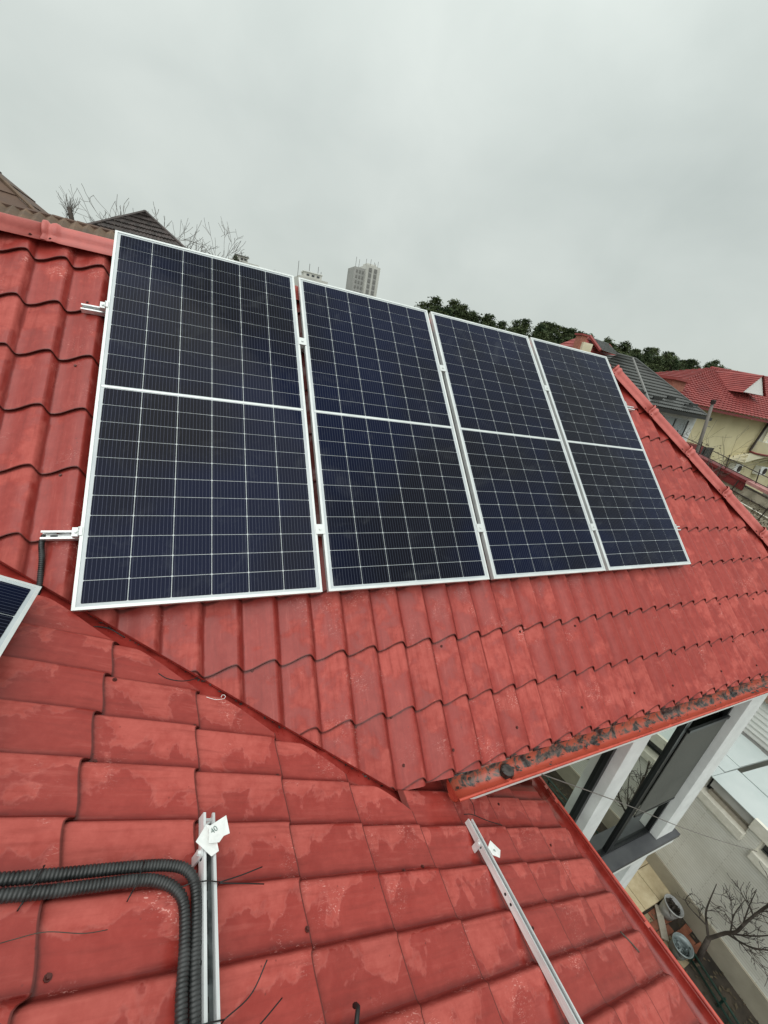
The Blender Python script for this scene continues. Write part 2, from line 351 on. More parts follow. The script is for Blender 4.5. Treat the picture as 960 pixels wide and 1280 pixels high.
def box(name, m, parent, *d, bevel=0, mt=None, **props): return MB().box(*d, mt=mt).build(name, m, parent, bevel=bevel, **props)
def inst(name, me, parent, world, **props):
    o = bpy.data.objects.new(name, me); place(o, parent, world)
    for a, v in props.items(): o[a] = v
    return o

# ------------------------------------------------------------------ roof frames
# roof frame: local (a across the waves, b down the slope, h out of the plane)
TH = math.radians(44.995)
cA, sA_ = math.cos(TH), math.sin(TH)
DA = .117                                            # depth of the tile troughs under the face of the panels
# upper roof: a = x, b = -v
FA = Matrix(((1, 0, 0, 0), (0, -cA, -sA_, sA_ * DA), (0, -sA_, cA, -cA * DA), (0, 0, 0, 1)))
BE = math.radians(27.87); cB, sB = math.cos(BE), math.sin(BE)
Z0B = -0.0422
# lower roof: a = -y (so that the handedness holds), b = s down to +x
pB0 = Vector((0, 0, Z0B)) - Vector((cB, 0, -sB)) * (Vector((cB, 0, -sB)).dot(Vector((0, 0, Z0B))))
HB = -.017
FB = Matrix(((0, cB, sB, pB0.x + sB * HB), (-1, 0, 0, 0), (0, -sB, cB, pB0.z + cB * HB), (0, 0, 0, 1)))
def PA(u, v, h=0.0): return FA @ Vector((u, -v, h + DA))      # h from the face plane of the panels
def PB(s, y, h=0.0): return FB @ Vector((-y, s, h - HB))

def wave(t):
    """height over one tile: slow rise to the crest, quick fall"""
    t = t % 1.0
    if t < .81:
        x = t / .81; return .5 - .5 * math.cos(math.pi * x)
    return .5 + .5 * math.cos(math.pi * (t - .81) / .19)
def scallop(t):
    t = t % 1.0
    return .5 - .5 * math.cos(math.pi * t / .77) if t < .77 else .5 + .5 * math.cos(math.pi * (t - .77) / .23)
TS = (0, .08, .2, .32, .44, .56, .66, .74, .79, .84, .88, .92, .96, 1.0)
SCAL = .036                                          # the stepped edge is pulled back under every crest
def dwave(t):
    e = 1e-3; return (wave(t + e) - wave(t - e)) / (2 * e)
class TileSheet:
    def __init__(s, F, P, S, A, lip, a_crest, b_lip, mat_, planes, roof, sg):
        s.F, s.P, s.S, s.A, s.lip, s.a0, s.b0, s.mat, s.planes, s.roof, s.sg = F, P, S, A, lip, a_crest, b_lip, mat_, planes, roof, sg
        s.full = s.make(0, 0, False)
    def tw(s, x):            # place on the wave from the offset to the tile centre
        t = x / s.P + .5
        return t if s.sg > 0 else 1 - t
    def local(s, t, q):      # h over trough plane
        h = s.A * wave(t) + s.lip * q
        if q > .9: h -= .15 * s.lip * ((q - .9) / .1) ** 2
        return h
    def make(s, i, j, clip):
        ts = TS if s.sg > 0 else tuple(1 - t for t in TS[::-1])
        n = len(ts) - 1; bm = bmesh.new(); qs = (-.09, .90, 1.0); rows = []
        for q in qs:
            rows.append([bm.verts.new((t * s.P - s.P / 2, q * s.S - s.S - SCAL * scallop(s.tw(t * s.P - s.P / 2)), s.local(s.tw(t * s.P - s.P / 2), q))) for t in ts])
        for r_ in range(2):
            for k in range(n): bm.faces.new((rows[r_][k], rows[r_ + 1][k], rows[r_ + 1][k + 1], rows[r_][k + 1])[::-1])
        l0 = [bm.verts.new(v.co) for v in rows[2]]
        l1 = [bm.verts.new((v.co.x, v.co.y - .003, v.co.z - s.lip * .62)) for v in rows[2]]
        l2 = [bm.verts.new((v.co.x, v.co.y - .022, v.co.z - s.lip * .80)) for v in rows[2]]
        for k in range(n):
            bm.faces.new((l0[k], l1[k], l1[k + 1], l0[k + 1])[::-1]); bm.faces.new((l1[k], l2[k], l2[k + 1], l1[k + 1])[::-1])
        if clip:
            ox, oy = s.a0 + i * s.P, s.b0 + j * s.S
            for (px, py, nx, ny) in s.planes(i, j):
                bmesh.ops.bisect_plane(bm, geom=bm.verts[:] + bm.edges[:] + bm.faces[:], plane_co=(px - ox, py - oy, 0), plane_no=(nx, ny, 0), clear_outer=True)
            if not bm.faces: bm.free(); return None
        bm.normal_update()
        me = bpy.data.meshes.new('roof_tile'); bm.to_mesh(me); bm.free(); me.materials.append(s.mat)
        ul = me.uv_layers.new(name='uv')
        for lp in me.loops:
            co = me.vertices[lp.vertex_index].co; t = s.tw(co.x)
            ul.data[lp.index].uv = (t, (co.y + SCAL * scallop(t)) / s.S + 1)
        me.shade_smooth(); nn = []
        for p in me.polygons:
            fn = p.normal.copy()
            if fn.z > .6:
                for li in p.loop_indices:
                    co = me.vertices[me.loops[li].vertex_index].co; t = s.tw(co.x)
                    dw = dwave(t) * s.sg / s.P; q = (co.y + SCAL * scallop(t)) / s.S + 1
                    hb = s.lip / s.S * (1 - (6 * (q - .9) if q > .92 else 0))
                    nn.append(Vector((-(s.A + hb * SCAL) * dw, -hb, 1)).normalized())
            else: nn += [fn] * p.loop_total
        me.normals_split_custom_set(nn)
        return me
    def status(s, i, j):
        ox, oy = s.a0 + i * s.P, s.b0 + j * s.S; inside = True
        for (px, py, nx, ny) in s.planes(i, j):
            d = [((ox + a - px) * nx + (oy + b - py) * ny) for a in (-s.P / 2, s.P / 2) for b in (-1.1 * s.S - SCAL, 0)]
            if min(d) > 0: return 0
            if max(d) > 0: inside = False
        return 2 if inside else 1
    def lay(s, i0, i1, j0, j1, as_part):
        rest = MB(); cnt = 0
        for j in range(j0, j1):
            for i in range(i0, i1):
                st = s.status(i, j)
                if not st: continue
                me = s.full if st == 2 else s.make(i, j, True)
                if me is None or not me.polygons: continue
                w_ = s.F @ T(s.a0 + i * s.P, s.b0 + j * s.S, 0)
                if as_part(i, j) and cnt < 300:
                    inst('roof_tile', me, s.roof, w_); cnt += 1
                else:
                    rest.add([w_ @ v.co for v in me.vertices], [tuple(p.vertices) for p in me.polygons])
        if rest.v:
            o = rest.build('roof_tiles', s.mat, s.roof, smooth=True); o['kind'] = 'stuff'
        return cnt

# ------------------------------------------------------------------ ground
MB().quad((-900, -900, -6.02), (900, -900, -6.02), (900, 900, -6.02), (-900, 900, -6.02)).build('ground', M['ground'], kind='structure')
# hillside rising behind, one sheet
hb = MB(); nx_, ny_ = 60, 40
def hill_z(x, y):
    r_ = max(0, (y - 14) / 50) ; z = -3.4 + 3.6 * min(1.6, r_) + .02 * max(0, x - 20)
    if y > 90: z += (y - 90) * .03
    z += .5 * math.sin(x * .11) * math.sin(y * .07 + 1)
    s_ = min(1, max(0, (y - 10) / 4)) * min(1, max(0, (x + 60) / 20))
    return -6.1 + (z + 6.1) * s_
for j in range(ny_ + 1):
    for i in range(nx_ + 1):
        x, y = -80 + 260 * i / nx_, 9 + 300 * (j / ny_) ** 1.6
        hb.v.append((x, y, hill_z(x, y)))
for j in range(ny_):
    for i in range(nx_):
        a = j * (nx_ + 1) + i; hb.f.append((a, a + 1, a + nx_ + 2, a + nx_ + 1))
hb.build('hillside', M['ground'], smooth=True, kind='structure')

# ------------------------------------------------------------------ the house
house = thing('house', 'red metal-tiled house carrying the solar panels, filling the foreground', 'house', (2.5, 2.0, -6))
VR, VE = 2.30, -1.045            # ridge and eave of the upper roof, measured up the slope
def hip_u(v): return 6.48 - .765 * (v - .09)      # hip line
def val_v(u): return -.335 - .747 * (u - .5)
# decks under the tiles: flashing sheet
dk = MB()
dk.quad(*[PA(u, v, -DA - .006) for u, v in ((-2.9, 2.25), (-2.9, val_v(-2.9) if False else 2.20), (-2.45, val_v(-2.45)), (1.45, VE), (hip_u(VE), VE), (hip_u(VR), VR), (-2.9, VR))][1:])
roofA = dk.build('roof', M['flash'], house, label='upper red roof slope under the panels')
sE = 3.24
dk = MB()
dk.quad(PB(sE, -.30, -.023), PB(sE, -4.2, -.023), PB(-3.3, -4.2, -.023), PB(-3.3, 2.0, -.023), PB(.0, .40, -.023), PB(1.65, -.30, -.023))
roofB = dk.build('roof', M['flash'], house, label='lower red roof slope in the foreground')
def planesA(i, j):
    # (point, outward normal) in (a=u, b=-v)
    hx = .765; 
    return [(0, -VR + .0, 0, -1), (0, -VE + .02, 0, 1), (hip_u(0), 0, 1 / math.hypot(1, hx), -hx / math.hypot(1, hx)),
            (.5, .335, -.747 / math.hypot(.747, 1), 1 / math.hypot(.747, 1))]
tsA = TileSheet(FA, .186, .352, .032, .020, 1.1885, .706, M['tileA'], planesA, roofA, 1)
uR = 4.68
def visA(i, j):
    u = 1.189 + i * .186; v = -(.706 + (j - .5) * .352)
    hid = (.1 < u < 4.35 and .25 < v < 2.2)
    return u > -.85 and not hid and u < 6.9
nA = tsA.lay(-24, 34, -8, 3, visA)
vn = math.hypot(.528, 1)
def planesB(i, j):
    # a = -y ; valley plan line y = -.1662 - .528 (x - .5); x = s*cB + ...
    k = .528 * cB
    # valley: y = -.1662 -.528*(s*cB/(cB*cB+sB*sB) ...) ; on plane x = (s+.0197*0)/1 * cB
    # outward = +y side ; a > ... keep a >= -y_valley + gap
    nn = math.hypot(1, k)
    pl = [(-(-.1662) + .088, .5 / cB + .0197, -1 / nn, k / nn)] if True else []
    return pl + [(0, sE, 0, 1), (0, -3.3, 0, -1)]
class SheetB(TileSheet):
    def status(s, i, j):
        return super().status(i, j)
def planesB2(i, j):
    ps = planesB(i, j)
    # beyond the corner of the upper roof the lower roof runs on under its eave
    if s_of(j) > 1.60: ps = [(.36, 0, -1, 0)] + ps[1:]
    return ps
def s_of(j): return 1.335 + (j - .5) * .3745
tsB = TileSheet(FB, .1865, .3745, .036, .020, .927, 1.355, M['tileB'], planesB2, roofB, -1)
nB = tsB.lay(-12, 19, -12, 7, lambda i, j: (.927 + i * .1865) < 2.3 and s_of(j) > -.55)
print('tiles', nA, nB)

# ridge cap: half-round segments with flanges
def cap_run(name, pts_fn, total, seg, side, up, r0, parent, start=0.0):
    t = start
    while t < total:
        t1 = min(total, t + seg + .05); mb = MB(); rings = []
        st = [(0, .014), (.004, .016), (.02, .016), (.028, .005), (.034, .001), (.05, .010), (.062, .013), (.074, .010), (.088, .001), (.1, 0), (.5, 0)]
        L_ = t1 - t
        for f_, g in st + [(L_, -.003)]:
            if f_ > L_: continue
            r = (r0 + g) * .95; p = pts_fn(t + f_)
            rings.append([p - side * (r0 + .055 + g * .3) - up * (.045 - g * .3), p - side * (r0 + .004 + g * .3) - up * (.014 - g * .3)] + [p + side * (-math.cos(math.pi * k / 12)) * r + up * math.sin(math.pi * k / 12) * r for k in range(13)] + [p + side * (r0 + .004) - up * .014, p + side * (r0 + .055) - up * .045])
        for rg in rings: mb.v += [tuple(v) for v in rg]
        n = len(rings[0])
        for q in range(len(rings) - 1):
            for k in range(n - 1): mb.f.append((q * n + k, (q + 1) * n + k, (q + 1) * n + k + 1, q * n + k + 1))
        o = mb.build(name, M['cap'], parent, smooth=True)
        sm = o.modifiers.new('solid', 'SOLIDIFY'); sm.thickness = .002; sm.offset = -1
        fa = (side * (-.041) - up * (.031)).normalized() if False else None
        for x in (t + .045, t1 - .10):
            sp = pts_fn(x) - side * (r0 + .032) - up * .030
            zz = (up * .9 - side * .35).normalized(); xx = (pts_fn(t1) - pts_fn(t)).normalized(); yy = zz.cross(xx)
            inst('screw', screw_me, o, Matrix.Translation(sp) @ Matrix((xx, yy, zz)).transposed().to_4x4())
        t += seg
sm_ = MB(); 
sm_.tube([(0, 0, 0), (0, 0, .002)], .009, 8); sm_.tube([(0, 0, .0015), (0, 0, .007)], .0055, 6)
screw_me = sm_.mesh('screw', M['screw'])
ridgeP = PA(0, VR, -DA + .02)
cap_run('ridge_cap', lambda t: Vector((-3.0 + t, ridgeP.y + .02, ridgeP.z + .020)), 7.74, 1.93, Vector((0, 1, 0)), Vector((0, 0, 1)), .062, house, start=.70)
h0 = PA(hip_u(VR), VR, -DA + .03); h1 = PA(hip_u(VE), VE, -DA + .03)
hd = (h1 - h0).normalized(); hside = Vector((0, 0, 1)).cross(hd).normalized() ; hup = hd.cross(hside).normalized()
if hup.z < 0: hup = -hup
if hside.y > 0: hside = -hside
cap_run('hip_cap', lambda t: h0 + hd * t + hup * .022, (h1 - h0).length, .62, -hside, hup, .058, house)
# hidden slopes beyond ridge and hip
o = MB().quad((-2.9, ridgeP.y, ridgeP.z - .03), (hip_u(VR), ridgeP.y, ridgeP.z - .03), (hip_u(VR) + 2.2, ridgeP.y + 2.6, ridgeP.z - 2.4), (-2.9, ridgeP.y + 2.6, ridgeP.z - 2.4)).build('roof', M['cap'], house)
e1 = h1
MB().quad(h0 - Vector((0, 0, .05)), h1 - Vector((0, 0, .05)), Vector((h1.x, ridgeP.y + 2.6, h1.z)), Vector((hip_u(VR) + 2.2, ridgeP.y + 2.6, ridgeP.z - 2.4))).build('roof', M['cap'], house)
MB().quad(PB(-3.3, 1.76, 0), PB(-3.3, -4.2, 0), Vector((-5.8, -4.2, PB(-3.3, 0).z - 1.4)), Vector((-5.8, 1.76, PB(-3.3, 0).z - 1.4))).build('roof', M['cap'], house)
# screws scattered over the tiles
random.seed(5)
scr = [PB(s, y, .0) for s, y in [(.238, -.319), (.239, -.673), (.258, -1.181), (.949, -.655), (1.51, -1.032), (.966, -1.175), (.582, -.464), (.573, -.542), (1.33, -.72), (2.5, -1.2), (2.9, -.95), (2.55, -.72)]]
FBr, FAr = FB.to_3x3().to_4x4(), FA.to_3x3().to_4x4()
def tile_h(ts, a, b):
    i = round((a - ts.a0) / ts.P); t = ts.tw(a - ts.a0 - i * ts.P); b = b + SCAL * scallop(t)
    q = ((b - ts.b0) / ts.S) % 1.0; q = q if q > 0 else 1
    return ts.local(t, q)
for s, y in [(.238, -.319), (.239, -.673), (.258, -1.181), (.949, -.655), (1.51, -1.032), (.966, -1.175), (.582, -.464), (1.33, -.72), (2.5, -1.2), (2.9, -.95), (2.55, -.72), (2.2, -1.30), (1.64, -1.02), (1.84, -.64)]:
    h = tile_h(tsB, -y, s); inst('screw', screw_me, roofB, T(*(FB @ Vector((-y, s, h)))) @ FBr)
sA_pts = [(-.112, 1.83), (-.132, 1.378), (-.13, .70), (.761, -.355), (1.279, -.715), (1.493, -.708), (1.846, -.944), (1.52, -.947), (3.685, -.628)]
for k in range(6): sA_pts.append((2.3 + k * .56 + random.uniform(-.05, .05), -.93 + random.uniform(-.03, .03)))
for k in range(7): sA_pts.append((1.9 + k * .62 + random.uniform(-.08, .08), -.36 + random.uniform(-.03, .02)))
for k in range(4): sA_pts.append((5.2 + k * .2, .0 + k * .02)); sA_pts.append((4.95 + .2 * k, .71))
for k in range(5): sA_pts.append((4.2 + .4 * k + random.uniform(-.08, .08), -.72))
for u, v in sA_pts:
    h = tile_h(tsA, u, -v); inst('screw', screw_me, roofA, T(*(FA @ Vector((u, -v, h)))) @ FAr)

# gutters -----------------------------------------------------------
def gutter(name, p0, p1, out, r, parent, m_in, label):
    """half-round gutter from p0 to p1 (top of the wall side); out = unit vector away from the wall"""
    p0, p1 = Vector(p0), Vector(p1); up = Vector((0, 0, 1)); prof = []
    for k in range(13):
        t = math.pi * k / 12; prof.append(out * (r - r * math.cos(t)) - up * r * math.sin(t) * 1.05)
    bead = [out * (2 * r + .006 + .008 * math.cos(t)) + up * (.0 + .008 * math.sin(t)) for t in (math.pi * 1.2, .9 * math.pi, math.pi * .6, math.pi * .3, 0, -math.pi * .4)]
    mb = MB(); mb.sweep(prof + bead, [p0 + (p1 - p0) * (k / 8) for k in range(9)])
    g = mb.build(name, m_in, parent, smooth=True, label=label)
    s_ = g.modifiers.new('s', 'SOLIDIFY'); s_.thickness = .003
    s_.offset = 1
    d = (p1 - p0).normalized()
    for p in (p0, p1):
        MB().add([tuple(p + q) for q in prof], [tuple(range(13))]).build('end_cap', M['gutter'], g)
    n = int((p1 - p0).length / .75)
    for k in range(n + 1):
        c = p0 + d * (.35 + k * .75)
        if (c - p0).length > (p1 - p0).length: break
        b_ = MB(); pr = [q * 1.0 for q in prof]
        pr = [q + (q - out * r).normalized() * .004 for q in pr] + [out * (2 * r + .018) + up * .006, out * (2 * r + .006) + up * .016, out * (2 * r - .012) + up * .004]
        b_.sweep(pr, [c - d * .014, c + d * .014]); b_.build('gutter_bracket', M['gutter'], g)
    return g
gA = gutter('gutter', (1.785, -.672, -.842), (7.2, -.672, -.842), Vector((0, -1, 0)), .060, house, M['silt'], 'upper gutter choked with silt and leaves')
# outer skin of the upper gutter stays red paint
mb = MB(); prof = [Vector((0, -.060 + .0655 * math.cos(math.pi * k / 12), -.0655 * 1.05 * math.sin(math.pi * k / 12))) for k in range(5, 13)] + [Vector((0, -.139, .006)), Vector((0, -.131, .014)), Vector((0, -.121, .008)), Vector((0, -.119, -.012))]
mb.sweep(prof, [Vector((1.783 + 5.4 * k / 8, -.672, -.842)) for k in range(9)]); mb.build('gutter_face', M['gutter'], gA, smooth=True)
xg = 2.90
gB = gutter('gutter', (xg, -.30, -1.640), (xg, -4.2, -1.640), Vector((1, 0, 0)), .062, house, M['gutter_dark'], 'lower gutter along the foreground roof edge')
mb = MB(); prof = [Vector((.062 - .0675 * math.cos(math.pi * k / 12), 0, -.0675 * 1.05 * math.sin(math.pi * k / 12))) for k in range(5, 13)] + [Vector((.143, 0, .006)), Vector((.136, 0, .014)), Vector((.124, 0, .008)), Vector((.121, 0, -.012))]
mb.sweep(prof, [Vector((xg, -.302 - 3.9 * k / 8, -1.640)) for k in range(9)]); mb.build('gutter_face', M['gutter'], gB, smooth=True)
# drip flashing bringing the lower tiles over the gutter
MB().quad(PB(sE - .10, -.30, -.018), PB(sE - .10, -4.2, -.018), Vector((xg + .03, -4.2, -1.652)), Vector((xg + .03, -.30, -1.652))).build('drip_flashing', M['flash'], house)
# outlet strainer in the upper gutter
mb = MB(); mb.tube([(2.19, -.722, -.895), (2.19, -.722, -.862), (2.19, -.722, -.855)], [.040, .040, .030], 10); mb.build('strainer', M['debris'], gA, smooth=False)
# debris in the gutter: nobody could count it
random.seed(3); mb = MB()
for k in range(520):
    x = 1.8 + 5.2 * random.random() ** .9; dens = .5 + .5 * math.sin(x * 5.1) * math.sin(x * 2.3 + 1)
    if random.random() > dens * .9 + .1: continue
    y = -.715 + random.gauss(0, .020); y = max(-.765, min(-.68, y)); zz = -.842 - .055 * math.sqrt(max(0, 1 - ((y + .733) / .062) ** 2)) + .004 + random.random() * .016
    a = random.random() * 6.28; l_ = random.uniform(.006, .02); q = Vector((math.cos(a), math.sin(a) * .6, random.uniform(-.4, .4))) * l_; r2 = Vector((-q.y, q.x, random.uniform(-.3, .3) * l_)) * random.uniform(.3, .7)
    c = Vector((x, y, zz)); mb.add([c - q, c + r2, c + q, c - r2], [(0, 1, 2, 3)])
o = mb.build('leaf_litter', M['debris']); tag(o, 'wet dark leaf litter and silt lying in the upper gutter', 'leaf litter'); o['kind'] = 'stuff'
# dirty foam strips left at the tile ends
for k in range(22):
    u = 2.3 + k * .186; y0 = PA(u, VE, -DA).y
    MB().box(u - .06, u + .05, y0 - .022, y0 + .01, -.815 - .03, -.800 - .018, mt=None).build('closure_foam', M['debris'] if k % 3 else M['silt'], gA)

# facade under the upper eave -------------------------------------------------
F0, G0 = -.70, -.595
box('lintel', M['whitetrim'], house, 1.9, 5.66, F0 - .006, -.42, -1.082, -.93)
box('column', M['white'], house, 3.54, 3.756, F0, G0 + .02, -3.25, -1.084, bevel=.004)
box('column', M['white'], house, 5.28, 5.585, F0, G0 + .20, -3.25, -1.084, bevel=.004, label='white corner column')
box('glass_pane', M['mirror'], house, 1.9, 3.538, G0, G0 + .02, -3.24, -1.085)
box('glass_pane', M['mirror'], house, 3.80, 4.512, G0, G0 + .02, -3.20, -1.19)
box('glass_pane', M['mirror'], house, 4.585, 5.27, G0, G0 + .02, -3.20, -1.19)
def frame(name, x0, x1, z0, z1, y0, y1, t):
    mb = MB(); mb.box(x0, x0 + t, y0, y1, z0, z1); mb.box(x1 - t, x1, y0, y1, z0, z1); mb.box(x0 + t, x1 - t, y0, y1, z0, z0 + t); mb.box(x0 + t, x1 - t, y0, y1, z1 - t, z1)
    return mb.build(name, M['darkframe'], house)
frame('window_frame', 3.758, 4.545, -3.245, -1.084, G0 - .025, G0 + .03, .038)
frame('window_frame', 4.549, 5.276, -3.245, -1.084, G0 - .025, G0 + .03, .034)
box('window_frame', M['darkframe'], house, 3.500, 3.538, G0 - .03, G0 + .0, -3.24, -1.085)
bl = box('blind', M['blind'], house, 4.592, 5.262, G0 - .038, G0 - .030, -2.60, -1.40)
box('blind_rail', M['darkframe'], bl, 4.592, 5.262, G0 - .048, G0 - .026, -1.41, -1.375)
box('blind_rail', M['darkframe'], bl, 4.592, 5.262, G0 - .042, G0 - .027, -2.625, -2.60)
box('ledge', M['ledge'], house, 1.9, 5.66, F0 - .055, G0 + .3, -3.30, -3.252)
box('ledge_edge', M['whitetrim'], house, 1.9, 5.62, F0 - .045, G0 + .3, -3.40, -3.302)
box('column', M['white'], house, 5.07, 5.36, F0, G0 + .1, -6.0, -3.402, bevel=.004, label='white ground floor column under the ledge')
box('wall', M['white'], house, 1.9, 5.07, G0 + .09, G0 + .2, -6.0, -3.404, label='white ground floor wall')
box('wall', M['white'], house, -4.2, 2.6, -4.0, -.2, -6.0, -1.95)
box('wall', M['white'], house, -2.2, 5.5, .0, 3.2, -6.0, -.95)

# ------------------------------------------------------------------ solar panels
PW, PH = 1.134, 2.393
cwid, chei = .1768, .1038
cx_, cy_, cc_ = cwid / 2 - .0004, chei / 2 - .0004, .0038
oc = [(-cx_ + cc_, -cy_), (cx_ - cc_, -cy_), (cx_, -cy_ + cc_), (cx_, cy_ - cc_), (cx_ - cc_, cy_), (-cx_ + cc_, cy_), (-cx_, cy_ - cc_), (-cx_, -cy_ + cc_)]
cme = MB().add([(x, y, 0) for x, y in oc] + [(x, y, -.001) for x, y in oc], [tuple(range(8))] + [(k, (k + 1) % 8 + 0, (k + 1) % 8 + 8, k + 8)[::-1] for k in range(8)]).mesh('solar_cell', M['cell'])
xs = [PW / 2 + (i - 2.5) * .1790 for i in range(6)]
ys = [PH / 2 + sgn * (.010 + .0525 + k * .1055) for sgn in (-1, 1) for k in range(11)]
fm = MB(); t_, dp = .014, .035
for d in ((0, PW, 0, t_), (0, PW, PH - t_, PH), (0, t_, t_, PH - t_), (PW - t_, PW, t_, PH - t_)):
    fm.box(d[0], d[1], d[2], d[3], -dp, 0)
fme = fm.mesh('frame', M['alu'])
bme = MB().box(t_, PW - t_, t_, PH - t_, -.0065, -.0035).mesh('backsheet', M['back'])
bar_me = MB().box(t_ + .004, PW - t_ - .004, PH / 2 - .0058, PH / 2 + .0058, -.003, -.0015).mesh('centre_strip', M['alu'])
rib_me = None
def solar_panel(world, label):
    t = bpy.data.objects.new('solar_panel', None); place(t, None, world)
    tag(t, label, 'solar panel', 'solar panels on the red roof')
    inst('frame', fme, t, world); inst('backsheet', bme, t, world); inst('centre_strip', bar_me, t, world)
    for x in xs:
        for y in ys: inst('solar_cell', cme, t, world @ T(x, y, -.0025))
    return t
# local frame on the upper roof: x=u, y=v, z=out
GA = Matrix(((1, 0, 0, 0), (0, cA, -sA_, 0), (0, sA_, cA, 0), (0, 0, 0, 1)))
names = ['leftmost large solar panel, its corner by the red ridge cap', 'second solar panel from the left in the row of four',
         'third solar panel from the left in the row of four', 'rightmost solar panel of the row, reflecting the pale sky, nearest the hip']
for k, u0 in enumerate((0.0, 1.1702, 2.3410, 3.5115)):
    solar_panel(GA @ T(u0, 0, [0, 0, .0, .0][k]), names[k])
# fifth panel on the lower roof: long side up the slope
GB = Matrix(((cB, 0, sB, 0), (0, 1, 0, 0), (-sB, 0, cB, 0), (0, 0, 0, 1)))
o5 = PB(-.137, -.003, .115)
# local y of the panel runs up the slope (-s), local x along -y ... right handed
R5 = Matrix(((0, -cB, sB, o5.x), (-1, 0, 0, o5.y), (0, sB, cB, o5.z), (0, 0, 0, 1)))
R5 = Matrix.Translation(o5) @ (Matrix(((0, -cB, sB), (1, 0, 0), (0, sB, cB))).to_4x4()) @ T(-PW, 0, 0)
solar_panel(R5, 'solar panel cut by the left edge of the photo, on the lower roof slope')

# ------------------------------------------------------------------ rails
def strut(L_, hgt=.030, wid=.041, slots=True, m=None):
    """C channel along +y, open side up (z)"""
    t = .0025; lip = .009
    prof = [(-wid / 2 + lip, 0, hgt - .007), (-wid / 2 + lip, 0, hgt), (-wid / 2, 0, hgt), (-wid / 2, 0, 0), (wid / 2, 0, 0), (wid / 2, 0, hgt), (wid / 2 - lip, 0, hgt), (wid / 2 - lip, 0, hgt - .007)]
    inn = [(-wid / 2 + lip - t * .8, 0, hgt - .007), (-wid / 2 + lip - t * .8, 0, hgt - t), (-wid / 2 + t, 0, hgt - t), (-wid / 2 + t, 0, t), (wid / 2 - t, 0, t), (wid / 2 - t, 0, hgt - t), (wid / 2 - lip + t * .8, 0, hgt - t), (wid / 2 - lip + t * .8, 0, hgt - .007)]
    mb = MB(); pr = prof + inn[::-1]; n = len(pr)
    mb.sweep(pr, [(0, 0, 0), (0, L_, 0)], closed=True)
    m_ = len(prof)
    for e in (0, n):
        for k in range(m_ - 1):
            mb.f.append((e + k, e + k + 1, e + n - 2 - k, e + n - 1 - k))
    return mb
def slot_strip(L_, z, x, side):
    mb = MB(); y = .03
    while y < L_ - .04:
        if side: mb.box(x - .0006, x + .0006, y, y + .028, z - .006, z + .006)
        else: mb.box(x - .006, x + .006, y, y + .028, z - .0004, z + .0004)
        y += .05
    return mb
rails = []
# upper roof rails run along u, under the panels
for v, lab, u0, u1 in ((.368, 'lower galvanised mounting rail sticking out from under the row of four panels', -.16, 4.80), (1.768, 'upper galvanised mounting rail sticking out beside the ridge cap', -.133, 4.86)):
    L_ = u1 - u0
    # channel opening faces the lower eave, as on the photo: rotate so +y -> +u
    W_ = GA @ T(u0, v, -.079) @ Matrix.Rotation(-math.pi / 2, 4, 'Z')
    r_ = thing('mounting_rail', lab, 'mounting rail', tuple((W_ @ Vector((0, 0, 0)))), 'galvanised mounting rails')
    strut(L_).build('channel', M['zinc'], r_, world=W_)
    slot_strip(.12, .0028, 0, False).build('slots', M['black'], r_, world=W_, kind='stuff')
    # end clamps outside the outer panels
    for ue, sg in ((0, -1), (3.5115 + PW, 1)):
        mb = MB(); a, b_ = sorted((ue + sg * .002, ue + sg * .034))
        mb.box(a, b_, v - .022, v + .022, -.038, -.010); c0, c1 = sorted((ue + sg * .012, ue - sg * .010))
        mb.box(*sorted((ue + sg * .008, ue - sg * .009)), v - .022, v + .022, .001, .005); mb.box(*sorted((ue + sg * .002, ue + sg * .008)), v - .022, v + .022, -.0095, .005)
        mb.tube([(ue + sg * .02, v, -.010), (ue + sg * .02, v, -.003)], .007, 6)
        mb.build('end_clamp', M['clamp'], r_, world=GA)
    for k in range(3):
        um = [0.0, 1.1702, 2.3410, 3.5115][k] + PW; un = [1.1702, 2.3410, 3.5115][k]; c = (um + un) / 2
        mb = MB(); mb.box(um - .009, un + .009, v - .03, v + .03, .001, .005); mb.box(um + .003, un - .003, v - .028, v + .028, -.038, .0005)
        mb.tube([(c, v, .005), (c, v, .012)], .008, 6); mb.build('mid_clamp', M['clamp'], r_, world=GA)
    # roof hooks under the rail
    for k in range(6):
        u = .2 + k * .85; MB().box(u, u + .03, v - .02, v + .02, -.108, -.0795).build('roof_hook', M['zinc'], r_, world=GA)
